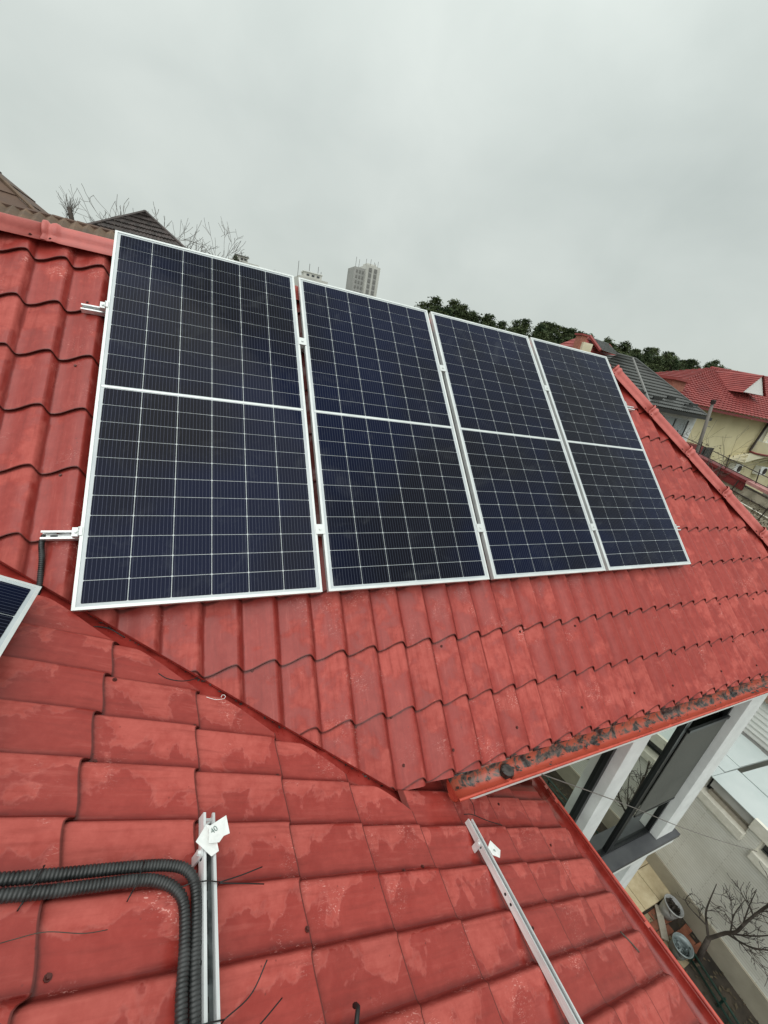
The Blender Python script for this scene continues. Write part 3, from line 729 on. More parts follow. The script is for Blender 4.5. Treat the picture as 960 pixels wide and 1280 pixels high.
# lower roof rails run along y
for s, y0, lab in ((.603, -.862, 'galvanised rail with the paper label and the two conduits tied along it'), (2.082, -.852, 'galvanised rail near the lower gutter, free of cables')):
    L_ = 3.0; W_ = Matrix.Translation(PB(s, y0, .040)) @ (Matrix(((-cB, 0, sB), (0, -1, 0), (sB, 0, cB))).to_4x4())
    r_ = thing('mounting_rail', lab, 'mounting rail', tuple(W_.translation), 'galvanised mounting rails')
    strut(L_).build('channel', M['zinc'], r_, world=W_)
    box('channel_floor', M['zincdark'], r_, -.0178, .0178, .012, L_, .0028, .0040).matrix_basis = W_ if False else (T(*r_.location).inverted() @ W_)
    slot_strip(.9, .0046, 0, False).build('slots', M['black'], r_, world=W_, kind='stuff')
    for yb in (.13, .33, .37): MB().tube([(.0203, yb, .015), (.0211, yb, .015)], .006, 10).build('bolt_hole', M['black'], r_, world=W_)
    for k in range(4):
        yb = .10 + k * .8
        mb = MB(); mb.box(.022, .028, yb, yb + .03, -.028, .030); mb.tube([(.026, yb + .015, .018), (.036, yb + .015, .018)], .008, 6)
        mb.build('roof_hook', M['zinc'], r_, world=W_)
    mb = MB(); mb.tube([(-.010, .02, .012), (.012, .035, .012)], .006, 6); mb.build('channel_nut', M['clamp'], r_, world=W_)

# paper labels stuck on the rails --------------------------------------------
def paper(pts, m, name='label_sheet'):
    p = [Vector(q) for q in pts]; n = (p[1] - p[0]).cross(p[2] - p[0]).normalized() * .0006
    return MB().add([q + n for q in p] + [q - n for q in p], [tuple(range(len(p))), tuple(range(2 * len(p) - 1, len(p) - 1, -1))] + [(i, (i + 1) % len(p), (i + 1) % len(p) + len(p), i + len(p)) for i in range(len(p))])
def on_label(lbl, o, xdir, ydir, txt, size):
    cu = bpy.data.curves.new('t', 'FONT'); cu.body = txt; cu.size = size; cu.extrude = .0002
    tmp = bpy.data.objects.new('t', cu); C.objects.link(tmp); dg = bpy.context.evaluated_depsgraph_get()
    me = bpy.data.meshes.new_from_object(tmp.evaluated_get(dg)); bpy.data.objects.remove(tmp); me.materials.clear(); me.materials.append(M['ink'])
    zd = xdir.cross(ydir).normalized(); w_ = Matrix((xdir, ydir, zd)).transposed().to_4x4(); w_ = Matrix.Translation(o) @ w_
    inst('lettering', me, lbl, w_)
l1 = thing('paper_label', 'white paper label folded over the rail beside the conduit bend', 'label', tuple(PB(.60, -.94, .08)))
paper([PB(.555, -.955, .074), PB(.588, -.905, .076), PB(.612, -.915, .082), PB(.628, -.985, .078), PB(.605, -.998, .075)], M['label']).build('label_sheet', M['label'], l1)
paper([PB(.590, -.968, .086), PB(.592, -.918, .088), PB(.648, -.888, .096), PB(.660, -.942, .092), PB(.640, -.948, .089), PB(.625, -.966, .088)], M['label']).build('label_sheet', M['label'], l1)
xd = (PB(.650, -.915, .0925) - PB(.603, -.948, .0885)).normalized(); yd = (PB(.592, -.918, .088) - PB(.590, -.968, .086)); yd = (yd - xd * yd.dot(xd)).normalized()
on_label(l1, PB(.601, -.944, .0905), xd, yd, '40', .024)
l2 = thing('paper_label', 'small square white paper label on the rail near the lower gutter', 'label', tuple(PB(2.14, -.99, .08)))
paper([PB(2.093, -.995, .074), PB(2.140, -.965, .078), PB(2.190, -1.010, .074), PB(2.145, -1.045, .076), PB(2.10, -1.03, .074)], M['label']).build('label_sheet', M['label'], l2)
xd = (PB(2.19, -.975, .074) - PB(2.12, -.975, .076)).normalized(); yd = Vector((0, 1, 0))
on_label(l2, PB(2.120, -1.018, .0785), xd, yd, '40', .018)

# ------------------------------------------------------------------ conduits
def smooth_path(pts, step):
    """Catmull-Rom through pts, resampled at even spacing"""
    P = [Vector(p) for p in pts]; P = [P[0] * 2 - P[1]] + P + [P[-1] * 2 - P[-2]]; out = []
    for i in range(1, len(P) - 2):
        for k in range(24):
            t = k / 24; a, b_, c, d = P[i - 1:i + 3]
            out.append(.5 * ((2 * b_) + (c - a) * t + (2 * a - 5 * b_ + 4 * c - d) * t * t + (3 * b_ - a - 3 * c + d) * t ** 3))
    out.append(P[-2]); res = [out[0]]; acc = 0
    for a, b_ in zip(out, out[1:]):
        l_ = (b_ - a).length; p = a
        while acc + (b_ - p).length >= step:
            dd = (b_ - p).normalized() * (step - acc); p = p + dd; res.append(p.copy()); acc = 0
        acc += (b_ - p).length
    return res
def conduit(pts, r, label, pitch=.0092):
    path = smooth_path(pts, pitch / 4); rs = [r * (.78, .98, 1.0, .98)[i % 4] for i in range(len(path))]
    mb = MB(); mb.tube(path, rs, 12)
    o = mb.build('conduit', M['conduit'], smooth=True); tag(o, label, 'conduit', 'black corrugated conduits'); return o
upc = [(-.5, -1.03), (-.2, -1.025), (.0, -1.021), (.092, -1.019), (.188, -1.015), (.296, -1.009), (.394, -1.004), (.470, -1.003), (.530, -1.013), (.562, -1.045), (.571, -1.10), (.570, -1.174), (.568, -1.256), (.569, -1.336), (.570, -1.6), (.57, -2.4)]
loc_ = [(-.5, -1.065), (-.2, -1.06), (.0, -1.053), (.1, -1.051), (.195, -1.049), (.301, -1.042), (.397, -1.036), (.455, -1.040), (.505, -1.060), (.535, -1.100), (.541, -1.196), (.537, -1.279), (.538, -1.331), (.540, -1.6), (.54, -2.4)]
conduit([PB(s, y, .052) for s, y in upc], .0150, 'black corrugated conduit on the outside of the bend, against the rail')
conduit([PB(s, y, .050) for s, y in loc_], .0150, 'black corrugated conduit on the inside of the bend, lower of the pair')
conduit([PA(-.155, .378, -.085), PA(-.158, .33, -.075), PA(-.152, .27, -.082), PA(-.150, .20, -.09), PA(-.150, .12, -.09), PA(-.17, .02, -.075), PA(-.20, -.08, -.07)], .0125, 'thin black corrugated conduit hanging from the rail end at the left panel', .0095)
# cable ties
def tie(loop, tails, label):
    t = thing('cable_tie', label, 'cable tie', tuple(loop[0]), 'black cable ties')
    MB().tube(loop, .0018, 6).build('strap', M['black'], t, smooth=True)
    for tl in tails: MB().tube(smooth_path(tl, .01), .0018, 6).build('tail', M['black'], t, smooth=True)
tie([PB(.515, -1.068, .062), PB(.54, -1.065, .075), PB(.59, -1.063, .078), PB(.632, -1.066, .073), PB(.634, -1.066, .035)], [[PB(.632, -1.066, .073), PB(.70, -1.055, .08), PB(.773, -1.040, .09)], [PB(.632, -1.068, .072), PB(.71, -1.075, .075), PB(.788, -1.078, .07)]], 'black cable tie round the conduits and rail, two long tails pointing right')
tie([PB(.512, -1.347, .062), PB(.54, -1.348, .072), PB(.59, -1.347, .074), PB(.632, -1.348, .073), PB(.634, -1.348, .035)], [[PB(.632, -1.348, .073), PB(.70, -1.32, .085), PB(.735, -1.272, .12)], [PB(.66, -1.40, .06), PB(.73, -1.37, .07), PB(.80, -1.335, .075)]], 'black cable tie at the bottom edge of the photo with curled tails')
for s, lab in ((.405, 'black cable tie round the two conduits just before their bend'), (.165, 'black cable tie round the two conduits at the left')):
    tie([PB(s - .012, -1.066, .040), PB(s - .010, -1.056, .064), PB(s - .003, -1.030, .068), PB(s + .005, -1.002, .068), PB(s + .008, -.990, .045)], [[PB(s - .012, -1.062, .05), PB(s - .016, -1.074, .04), PB(s - .018, -1.080, .035)]], lab)
def wire(pts, r, label, cat='wire', m=None, name='wire'):
    o = MB().tube(smooth_path(pts, .012), r, 6).build(name, m or M['black'], smooth=True); tag(o, label, cat); return o
wire([PA(-.16, .03, -.10), PA(-.12, -.02, -.09), PA(-.06, -.045, -.085), PA(.02, -.06, -.085), PA(.12, -.075, -.09), PA(.20, -.13, -.09)], .0028, 'thin black cable looping out under the corner of the leftmost large panel')
wire([PB(.40, .0 - .245, .03), PB(.44, -.262, .028), PB(.50, -.262, .03), PB(.55, -.245, .035), PB(.585, -.215, .04)], .0022, 'short black wire lying on the lower roof by the valley')
wire([PB(2.11, -.80, .03), PB(2.19, -.80, .03), PB(2.30, -.835, .035), PB(2.42, -.862, .04)], .0022, 'thin black wire beside the head of the right rail')
wire([PB(2.25, -.70, .03), PB(2.24, -.75, .035), PB(2.21, -.80, .03)], .0020, 'thin black wire hanging from the gutter end to the right rail')
wire([PB(1.065, -1.375, .03), PB(1.06, -1.385, .05), PB(1.045, -1.41, .05), PB(1.04, -1.45, .03)], .007, 'stubby black plug end at the bottom edge of the photo')
wire([PB(.08, -1.14, .03), PB(.16, -1.125, .03), PB(.22, -1.118, .03), PB(.30, -1.13, .032), PB(.36, -1.128, .032)], .0010, 'thin dry twig lying under the conduits', 'twig', M['bark'], 'twig')
wire([PB(2.98, -1.40, .03), PB(3.02, -1.46, .03), PB(3.04, -1.50, .028)], .004, 'short dark twig on the lower roof near the gutter', 'twig', M['bark'], 'twig')
wire([PB(.62, -.325, .03), PB(.66, -.335, .035), PB(.70, -.325, .04), PB(.705, -.312, .045), PB(.69, -.308, .045), PB(.685, -.322, .04)], .0011, 'tiny white wire hook lying in the valley', 'wire', M['label'])
# thin cable from the eave to the neighbour
wire([(2.49, -.75, -.98), (3.7, -.80, -1.75), (4.9, -.88, -2.52), (6.2, -.98, -3.30), (7.5, -1.07, -4.06)], .0035, 'thin grey cable strung from the eave down to the white brick building', 'cable', M['pole'], 'overhead_cable')

gm = thing('rubber_plug', 'black rubber plug on the lower roof under the conduit bend', 'plug', tuple(PB(.508, -1.062, .0)))
MB().tube([PB(.507, -1.078, .006), PB(.507, -1.078, .022)], .013, 8).build('body', M['black'], gm); MB().tube([PB(.507, -1.078, .002), PB(.507, -1.078, .006)], .018, 8).build('washer', M['rust'], gm)
# valley trim: edge of the upper sheet turned down along the valley
mb = MB()
for k in range(90):
    u = -2.4 + (1.46 + 2.4) * k / 89; v = val_v(u); h = .004 + .027 * wave((u - 1.1885) / .186 + .5)
    mb.v += [tuple(PA(u, v, -DA + h)), tuple(PA(u - .004, v - .006, -DA + h - .010)), tuple(PA(u + .003, v - .001, -DA - .004))]
for k in range(89):
    for c in (0, 1): mb.f.append((3 * k + c, 3 * k + 3 + c, 3 * k + 4 + c, 3 * k + 1 + c))
mb.build('valley_trim', M['flash'], house)
random.seed(8); mb = MB()
for k in range(60):
    u = random.uniform(-.05, 1.44); c = PA(u, val_v(u) - random.uniform(.0, .02), -DA + .004); l_ = random.uniform(.004, .011); a = random.random() * 6
    q = Vector((math.cos(a), math.sin(a), .2)) * l_; r2 = Vector((-q.y, q.x, .1 * l_)) * .5
    mb.add([c - q, c + r2, c + q, c - r2], [(0, 1, 2, 3)])
o = mb.build('leaf_crumbs', M['debris']); tag(o, 'dark crumbs of leaf litter along the valley between the two slopes', 'leaf litter'); o['kind'] = 'stuff'

# ------------------------------------------------------------------ white brick garage next door
gx, gk = 7.603, .111; gt = Vector((gk, 1, 0)).normalized(); gn = Vector((gt.y, -gt.x, 0))   # gn points into the building (+x)
GM = Matrix(((gn.x, gt.x, 0, gx), (gn.y, gt.y, 0, 0), (0, 0, 1, 0), (0, 0, 0, 1)))             # local (depth, along, z)
gar = thing('brick_garage', 'long white painted brick outbuilding with cream window sills beside the yard', 'outbuilding', (9.5, -2.5, -6))
def gb(name, m, parent, *d, bevel=0, **p):
    mb = MB(); mb.box(*d)
    return mb.build(name, m, parent, world=GM, bevel=bevel, uv=(lambda co: (co.y, co.z)) if m is M['wbrick'] else None, **p)
Y0, Y1 = -7.0, .62
gb('plinth', M['plinth'], gar, -.03, .2, Y0, Y1, -6.0, -5.62)
# brick face in pieces round the openings
gb('wall', M['wbrick'], gar, 0, .2, Y0, Y1, -5.622, -4.19)
gb('wall', M['wbrick'], gar, 0, .2, -1.05, -.885, -4.19, -3.83)
gb('wall', M['wbrick'], gar, 0, .2, -.262, Y1, -4.19, -3.66)
gb('wall', M['wbrick'], gar, 0, .2, -.885, -.262, -4.19, -4.10)
gb('wall', M['wbrick'], gar, 0, .2, -3.3, -2.15, -4.19, -3.83)
gb('wall', M['wbrick'], gar, 0, .2, Y0, -4.4, -4.19, -3.83)
gb('window_sill', M['sill'], gar, -.07, .1, -.90, -.255, -4.10, -3.965, bevel=.006)
gb('window_sill', M['sill'], gar, -.07, .1, -2.15, -1.05, -4.19, -4.055, bevel=.006)
gb('window_sill', M['sill'], gar, -.07, .1, -4.4, -3.3, -4.19, -4.055, bevel=.006)
gb('lintel', M['sill'], gar, -.05, .15, Y0, -.885, -3.828, -3.64, bevel=.006)
gb('sill_board', M['beigeboard'], gar, .02, .09, -.885, -.33, -3.964, -3.90)
gb('sill_board', M['beigeboard'], gar, .05, .10, -.885, -.36, -3.885, -3.83)
gb('grey_board', M['board'], gar, .00, .12, -.885, -.32, -3.82, -3.665)
gb('reveal', M['darkframe'], gar, .11, .18, -.885, -.262, -3.964, -3.66)
gb('grey_board', M['palesheet'], gar, -.012, .03, -.885, -.33, -3.668, -3.645)
for y0, y1 in ((-2.15, -1.05), (-4.4, -3.3)):
    w_ = gb('window', M['glassdark'], gar, .13, .15, y0, y1, -4.056, -3.83)
    gb('curtain', M['beigeboard'], w_, .155, .16, y0, y1 - .05, -4.05, -3.9)
    gb('jamb', M['sill'], w_, .03, .15, y1 - .018, y1, -4.055, -3.83)
# pale flat sheets of its roof and the step up to the sided wall
sheets = [(-.05, .50, -7, -.30), (-.05, .22, -.295, .62), (.505, 1.32, -7, -.36), (.225, .56, -.29, .62), (.565, 1.30, -.285, .62)]
for k, (a, b_, c, d) in enumerate(sheets):
    o = MB().add([(a, c, -3.64 + .05 * a + .006 * k), (b_, c, -3.64 + .05 * b_ + .006 * k), (b_, d, -3.64 + .05 * b_ + .006 * k), (a, d, -3.64 + .05 * a + .006 * k),
                  (a, c, -3.652 + .05 * a), (b_, c, -3.652 + .05 * b_), (b_, d, -3.652 + .05 * b_), (a, d, -3.652 + .05 * a)],
                 [(0, 1, 2, 3), (7, 6, 5, 4), (0, 4, 5, 1), (1, 5, 6, 2), (2, 6, 7, 3), (3, 7, 4, 0)]).build('roof_sheet', M['palesheet'], gar, world=GM)
random.seed(4); mb = MB()
for k in range(60):
    y = -5 + k * .095; wdt = random.uniform(.03, .06); mb.box(1.30 + random.uniform(-.03, .01), 1.36 + random.uniform(0, .04), y, y + .1, -3.60, -3.56 + random.uniform(0, .02))
mb.build('edge_flashing', M['roofgrey'], gar, world=GM, kind='stuff')
sd_ = thing('sided_house', 'white plank-sided wall stepped back behind the pale roof sheets', 'house', (9.6, -1.5, -6))
gb('wall', M['siding'], sd_, 1.47, 1.6, -7, .95, -6.0, -2.86)
for k in range(8):
    z = -3.57 + k * .092
    MB().add([(1.435, -7, z), (1.435, .96, z), (1.462, .96, z + .088), (1.462, -7, z + .088), (1.475, -7, z), (1.475, .96, z), (1.475, .96, z + .088), (1.475, -7, z + .088)],
             [(0, 1, 2, 3)[::-1], (0, 4, 5, 1)[::-1], (3, 2, 6, 7)[::-1], (1, 5, 6, 2), (0, 3, 7, 4)]).build('siding_plank', M['siding'], sd_, world=GM)
mb = MB()
for k in range(100):
    y = -5 + k * .062; h_ = .02
    mb.add([(1.36, y, -2.85), (1.36, y + .031, -2.85 + h_), (1.36, y + .062, -2.85), (4.6, y, -1.9), (4.6, y + .031, -1.9 + h_), (4.6, y + .062, -1.9)], [(0, 3, 4, 1), (1, 4, 5, 2)])
mb.build('roof', M['brownroof'], sd_, world=GM)

# ------------------------------------------------------------------ yard
yard = MB().quad((2.0, -6, -6.005), (7.6, -6, -6.005), (7.65, 1.2, -6.005), (2.0, 1.2, -6.005)).build('yard_soil', M['soil'], kind='structure')
ter = MB().box(5.4, 7.6, -.665, .6, -6.0, -5.94).build('terrace', M['slab'], kind='structure')
for i in range(6):
    for j in range(3):
        x0, y0 = 5.42 + i * .36, -.68 + j * .42
        box('paving_slab', M['slab'], ter, x0, x0 + .350, y0, y0 + .41, -5.94, -5.895 + random.uniform(-.002, .002), bevel=.004)
pav = MB().quad((6.35, -1.30, -6.0), (7.45, -1.30, -6.0), (7.52, -.68, -6.0), (6.35, -.68, -6.0)).build('brick_paving', M['soil'], kind='structure')
random.seed(12)
pm = [MB().box(-.098, .098, -.048, .048, -.02, .012).mesh('brick', M[k]) for k in ('paverred', 'paverbeige')]
for j in range(6):
    for i in range(6):
        if random.random() < .14: continue
        x = 6.42 + i * .205 + (j % 2) * .1; y = -.75 - j * .103
        if x > 7.42: continue
        inst('brick', pm[0 if random.random() < .6 else 1], pav, T(x + random.uniform(-.006, .006), y, -5.992 + random.uniform(-.006, .004)) @ Matrix.Rotation(random.uniform(-.08, .08), 4, 'Z'))
def bucket(loc, r, h, m, tilt, label, fill):
    t = bpy.data.objects.new('bucket', None); W_ = T(*loc) @ Matrix.Rotation(tilt[0], 4, 'X') @ Matrix.Rotation(tilt[1], 4, 'Y'); place(t, None, W_); tag(t, label, 'bucket')
    mb = MB(); n = 24
    prof = [(0, .0), (r * .78, 0), (r * .9, h * .55), (r, h), (r + .012, h), (r + .012, h - .02), (r + .004, h - .022), (r - .006, h - .004), (r * .88, h * .55), (r * .76, .012), (0, .012)]
    for (a, z) in prof:
        for k in range(n): mb.v.append((a * math.cos(2 * math.pi * k / n), a * math.sin(2 * math.pi * k / n), z))
    for i in range(len(prof) - 1):
        for k in range(n): mb.f.append((i * n + k, i * n + (k + 1) % n, (i + 1) * n + (k + 1) % n, (i + 1) * n + k))
    mb.build('tub', m, t, smooth=True, world=W_)
    random.seed(6); f = MB()
    for k in range(70):
        a, q = random.random() * 6.28, r * .8 * math.sqrt(random.random()); c = Vector((q * math.cos(a), q * math.sin(a), h * fill + random.random() * .03)); e = Vector((random.gauss(0, 1), random.gauss(0, 1), random.gauss(0, .5))).normalized() * .03
        g_ = e.cross(Vector((.3, .2, 1))).normalized() * .015; f.add([c - e, c + g_, c + e, c - g_], [(0, 1, 2, 3)])
    f.tube([(0, 0, h * fill - .01), (0, 0, h * fill)], r * .84, 16)
    f.build('contents', M['soil'] if fill > .5 else M['bucketg'], t, world=W_)
    MB().tube([(r + .01, 0, h * .93), (r * .8, -r * .5, h * .6), (0, -r * 1.06, h * .45), (-r * .8, -r * .5, h * .6), (-r - .01, 0, h * .93)], .004, 5).build('handle', M['rust'], t, world=W_)
bucket((7.22, -.80, -5.99), .130, .25, M['bucketw'], (.10, .12), 'worn white plastic bucket of dark rubbish at the foot of the brick wall', .78)
bucket((6.92, -1.16, -5.99), .125, .23, M['bucketg'], (.05, -.05), 'grey galvanised bucket with water, standing on the brick paving', .45)
# green pipe barrier along the bed
gr = thing('garden_rail', 'dark green metal edging rail running along the flower bed', 'railing', (6.95, -1.5, -6))
for z in (-5.92, -5.80): MB().tube([(7.02, -1.22, z), (6.86, -2.0, z), (6.7, -3.4, z)], .016, 8).build('bar', M['green'], gr, smooth=True)
for k in range(6): MB().tube([(7.0 - .13 * k * .45, -1.30 - .42 * k, -6.02), (7.0 - .13 * k * .45, -1.30 - .42 * k, -5.78)], .014, 6).build('post', M['green'], gr)
# plank and litter in the bed
tag(box('plank', M['beigeboard'], None, -.22, .22, -.05, .05, 0, .02, mt=T(7.02, -.86, -5.97) @ Matrix.Rotation(.8, 4, 'Z')), 'short pale plank lying on the brick paving between the buckets', 'plank')
random.seed(21); mb = MB()
for k in range(900):
    x, y = random.uniform(5.6, 7.42), random.uniform(-3.2, -1.2) if k > 200 else random.uniform(-1.3, -.7)
    c = Vector((x, y, -5.995 + random.random() * .02)); e = Vector((random.gauss(0, 1), random.gauss(0, 1), random.gauss(0, .3))).normalized() * random.uniform(.01, .04); g_ = e.cross(Vector((0, .2, 1))) * .5
    mb.add([c - e, c + g_, c + e, c - g_], [(0, 1, 2, 3)])
o = mb.build('fallen_leaves', M['brush']); o['kind'] = 'stuff'; tag(o, 'brown fallen leaves scattered over the dark flower bed', 'fallen leaves')

# ------------------------------------------------------------------ trees
def twigs(mb, p, d, L_, r, depth, rng, up=.25, spread=.7, n=3, rmin=.0025):
    pts = [p]; rs = [r]; q = Vector(p); dd = Vector(d).normalized(); k_ = 4
    for i in range(k_):
        dd = (dd + Vector((rng.gauss(0, .13), rng.gauss(0, .13), rng.gauss(0, .10) + up * .12))).normalized()
        q = q + dd * (L_ / k_); pts.append(q.copy()); rs.append(max(rmin, r * (1 - .5 * (i + 1) / k_)))
    mb.tube(pts, rs, 5 if r > .012 else 3, caps=False)
    if depth <= 0: return
    for i in range(n + rng.randint(0, 1)):
        t = rng.randint(1, k_); a = Vector((rng.gauss(0, 1), rng.gauss(0, 1), rng.gauss(0, 1))).normalized()
        nd = (dd + a * spread).normalized()
        twigs(mb, pts[t], nd, L_ * rng.uniform(.5, .8), rs[t] * .7, depth - 1, rng, up, spread, n, rmin)
def bare_tree(name, base, h, r, label, m, seed, group=None, depth=4, spread=.7, lean=(0, 0, 1), trunk=.35, n=3, rmin=.0025, top_z=None):
    rng = random.Random(seed); t = thing(name, label, 'tree', base, group); b_ = Vector(base); ln = Vector(lean).normalized()
    top = b_ + ln * h * trunk
    tk = MB().tube([b_, b_ + ln * h * trunk * .5 + Vector((.03 * h * rng.uniform(-1, 1) * .3, 0, 0)), top], [r, r * .85, r * .7], 8)
    c = MB()
    for k in range(n + 1):
        a = Vector((rng.gauss(0, 1), rng.gauss(0, 1), rng.gauss(0, .4))).normalized()
        twigs(c, top, (ln + a * spread * .8), h * .42, r * .6, depth, rng, .3, spread, n, rmin)
    if top_z:
        f = (top_z - b_.z) / (sorted(v[2] for v in c.v)[int(len(c.v) * .998)] - b_.z)
        for g in (tk, c): g.v = [(b_.x + (v[0] - b_.x) * f, b_.y + (v[1] - b_.y) * f, b_.z + (v[2] - b_.z) * f) for v in g.v]
    tk.build('trunk', m, t, smooth=True); c.build('crown', m, t)
    return t
# the bare tree in the yard: boughs where the photo has them
yt = thing('bare_tree', 'leafless branching tree growing from the dark bed against the white brick wall', 'tree', (7.15, -1.32, -6))
MB().tube([(7.15, -1.34, -6.02), (7.13, -1.31, -5.75), (7.15, -1.28, -5.52)], [.042, .036, .032], 8).build('trunk', M['bark'], yt, smooth=True)
rng = random.Random(3); mb = MB()
def bough(pts, r0, r1, nt_, L_, dep=2):
    pts = smooth_path(pts, .08); n_ = len(pts); rs = [r0 + (r1 - r0) * i / (n_ - 1) for i in range(n_)]
    mb.tube(pts, rs, 6, caps=False)
    for k in range(nt_):
        i = rng.randint(n_ // 5, n_ - 2); d = (pts[i + 1] - pts[i]).normalized(); a = Vector((rng.gauss(0, .5), rng.gauss(0, 1), rng.gauss(0, 1))).normalized()
        twigs(mb, pts[i], d * .7 + a * .8, L_ * rng.uniform(.5, 1), rs[i] * .5, dep, rng, .3, .6, 2, .003)
bough([(7.15, -1.28, -5.52), (7.17, -1.17, -5.36), (7.12, -1.10, -5.14), (7.15, -1.02, -4.70)], .018, .005, 5, .26)
bough([(7.15, -1.18, -5.38), (7.10, -1.00, -5.36), (7.05, -.90, -5.28), (7.12, -.91, -5.10)], .011, .004, 4, .18)
bough([(7.15, -1.28, -5.52), (7.18, -1.35, -5.23), (7.15, -1.41, -5.03), (7.12, -1.42, -4.72), (7.15, -1.45, -4.28), (7.1, -1.5, -3.9)], .026, .010, 9, .34, 2)
bough([(7.16, -1.38, -5.12), (7.10, -1.31, -4.8), (7.12, -1.29, -4.42)], .010, .004, 5, .25)
bough([(7.16, -1.42, -4.9), (7.2, -1.34, -4.55), (7.15, -1.30, -4.21)], .010, .004, 5, .25)
bough([(7.17, -1.36, -5.2), (7.10, -1.52, -5.02), (7.05, -1.62, -4.85), (7.1, -1.75, -4.62), (7.1, -1.9, -4.3)], .013, .006, 9, .30, 2)
bough([(7.17, -1.36, -5.2), (7.2, -1.50, -4.95), (7.2, -1.60, -4.70), (7.15, -1.66, -4.4)], .011, .005, 6, .28)
mb.build('crown', M['bark'], yt)
# trees over the ridge at the left
bare_tree('bare_tree', (-1.05, 15, -3), 6.3, .12, 'leafless tree rising behind the left side of the slate hip roof', M['barkfar'], 4, 'bare trees behind the ridge', depth=4, rmin=.006, top_z=4.05)
bare_tree('bare_tree', (.05, 16.5, -3), 6.2, .12, 'leafless tree just right of the slate hip roof', M['barkfar'], 9, 'bare trees behind the ridge', depth=5, rmin=.006, top_z=4.5)
bare_tree('bare_tree', (.75, 17, -3), 5.7, .10, 'leafless tree nearest the top edge of the leftmost panel', M['barkfar'], 14, 'bare trees behind the ridge', depth=5, rmin=.006, top_z=4.25)
pt = thing('pollarded_tree', 'dark cut-off trunk with a fringe of thin shoots behind the brown ribbed roof', 'tree', (-2.83, 14, -3))
MB().tube([(-2.83, 14, -3), (-2.84, 14, 1), (-2.80, 14, 3.1), (-2.84, 14, 3.42)], [.14, .1, .06, .055], 8).build('trunk', M['bark'], pt, smooth=True)
mb = MB(); rng = random.Random(2)
for k in range(26): twigs(mb, Vector((-2.83, 14, rng.uniform(2.7, 3.4))), (rng.uniform(-.6, .6), rng.uniform(-.3, .3), 1), .35, .008, 1, rng, .8, .4, 2, .004)
mb.build('crown', M['barkfar'], pt)

# pines on the hill: four shapes, every tree an object
def pine_meshes(seed, H=11.0, Rr=2.6, dense=1.0):
    rng = random.Random(seed); tr = MB(); cr = MB()
    tr.tube([(0, 0, -1), (.1, 0, H * .5), (0, .05, H * .97)], [.22, .14, .03], 7)
    nl = int(26 * dense)
    for k in range(nl):
        z = H * (.18 + .80 * (k / nl)); f = 1 - (k / nl); rr = Rr * (f ** .62) * 1.15 * rng.uniform(.55, 1.05) + .12
        nb = 5 if f > .3 else 4
        a0 = rng.random() * 6.28
        for j in range(nb):
            a = a0 + j * 2 * math.pi / nb + rng.gauss(0, .3); ln = rr * rng.uniform(.6, 1.1); tip = Vector((math.cos(a) * ln, math.sin(a) * ln, z + ln * rng.uniform(-.05, .45)))
            b0 = Vector((0, 0, z)); tr.tube([b0, tip], [.035, .012], 3, caps=False)
            for c in range(int(30 * dense)):
                t = rng.random() ** .6; c_ = b0.lerp(tip, t) + Vector((rng.gauss(0, .20), rng.gauss(0, .20), rng.gauss(0, .16)))
                e = Vector((rng.gauss(0, 1), rng.gauss(0, 1), rng.gauss(.5, .8))).normalized() * rng.uniform(.14, .36); g_ = e.cross(Vector((rng.gauss(0, 1), rng.gauss(0, 1), rng.gauss(0, 1)))).normalized() * rng.uniform(.06, .13)
                cr.add([c_ - g_, c_ + e, c_ + g_], [(0, 1, 2)])
    return tr.mesh('trunk', M['barkfar']), cr.mesh('crown', M['pine'])
PM = [pine_meshes(1, 11, 3.0), pine_meshes(2, 11, 3.5), pine_meshes(3, 11, 2.6, 1.1), pine_meshes(4, 11, 3.9, 1.1)]
sky_x = [(24, 9.0), (30.5, 9.2), (32.2, 9.8), (34.3, 10.6), (36.2, 10.2), (38.6, 9.9), (41.4, 10.5), (45.0, 10.1), (50.4, 10.4), (54.5, 11.2), (57.2, 11.9), (61.8, 11.7), (66.5, 11.9), (72, 11.6), (79, 11.7), (86, 12.5), (95, 12.4), (104, 13.0), (111, 13.3), (120, 12.6)]
def ordinal(k):
    on = ('first second third fourth fifth sixth seventh eighth ninth tenth eleventh twelfth thirteenth fourteenth fifteenth sixteenth seventeenth eighteenth nineteenth twentieth').split()
    return on[k] if k < 20 else 'twenty-' + on[k - 20] if k < 29 else 'thirtieth' if k == 29 else 'thirty-' + on[k - 30] if k < 39 else 'fortieth'
def top_at(x):
    for (a, za), (b_, zb) in zip(sky_x, sky_x[1:]):
        if a <= x <= b_: return za + (zb - za) * (x - a) / (b_ - a)
    return 12
rng = random.Random(17); pn = 0
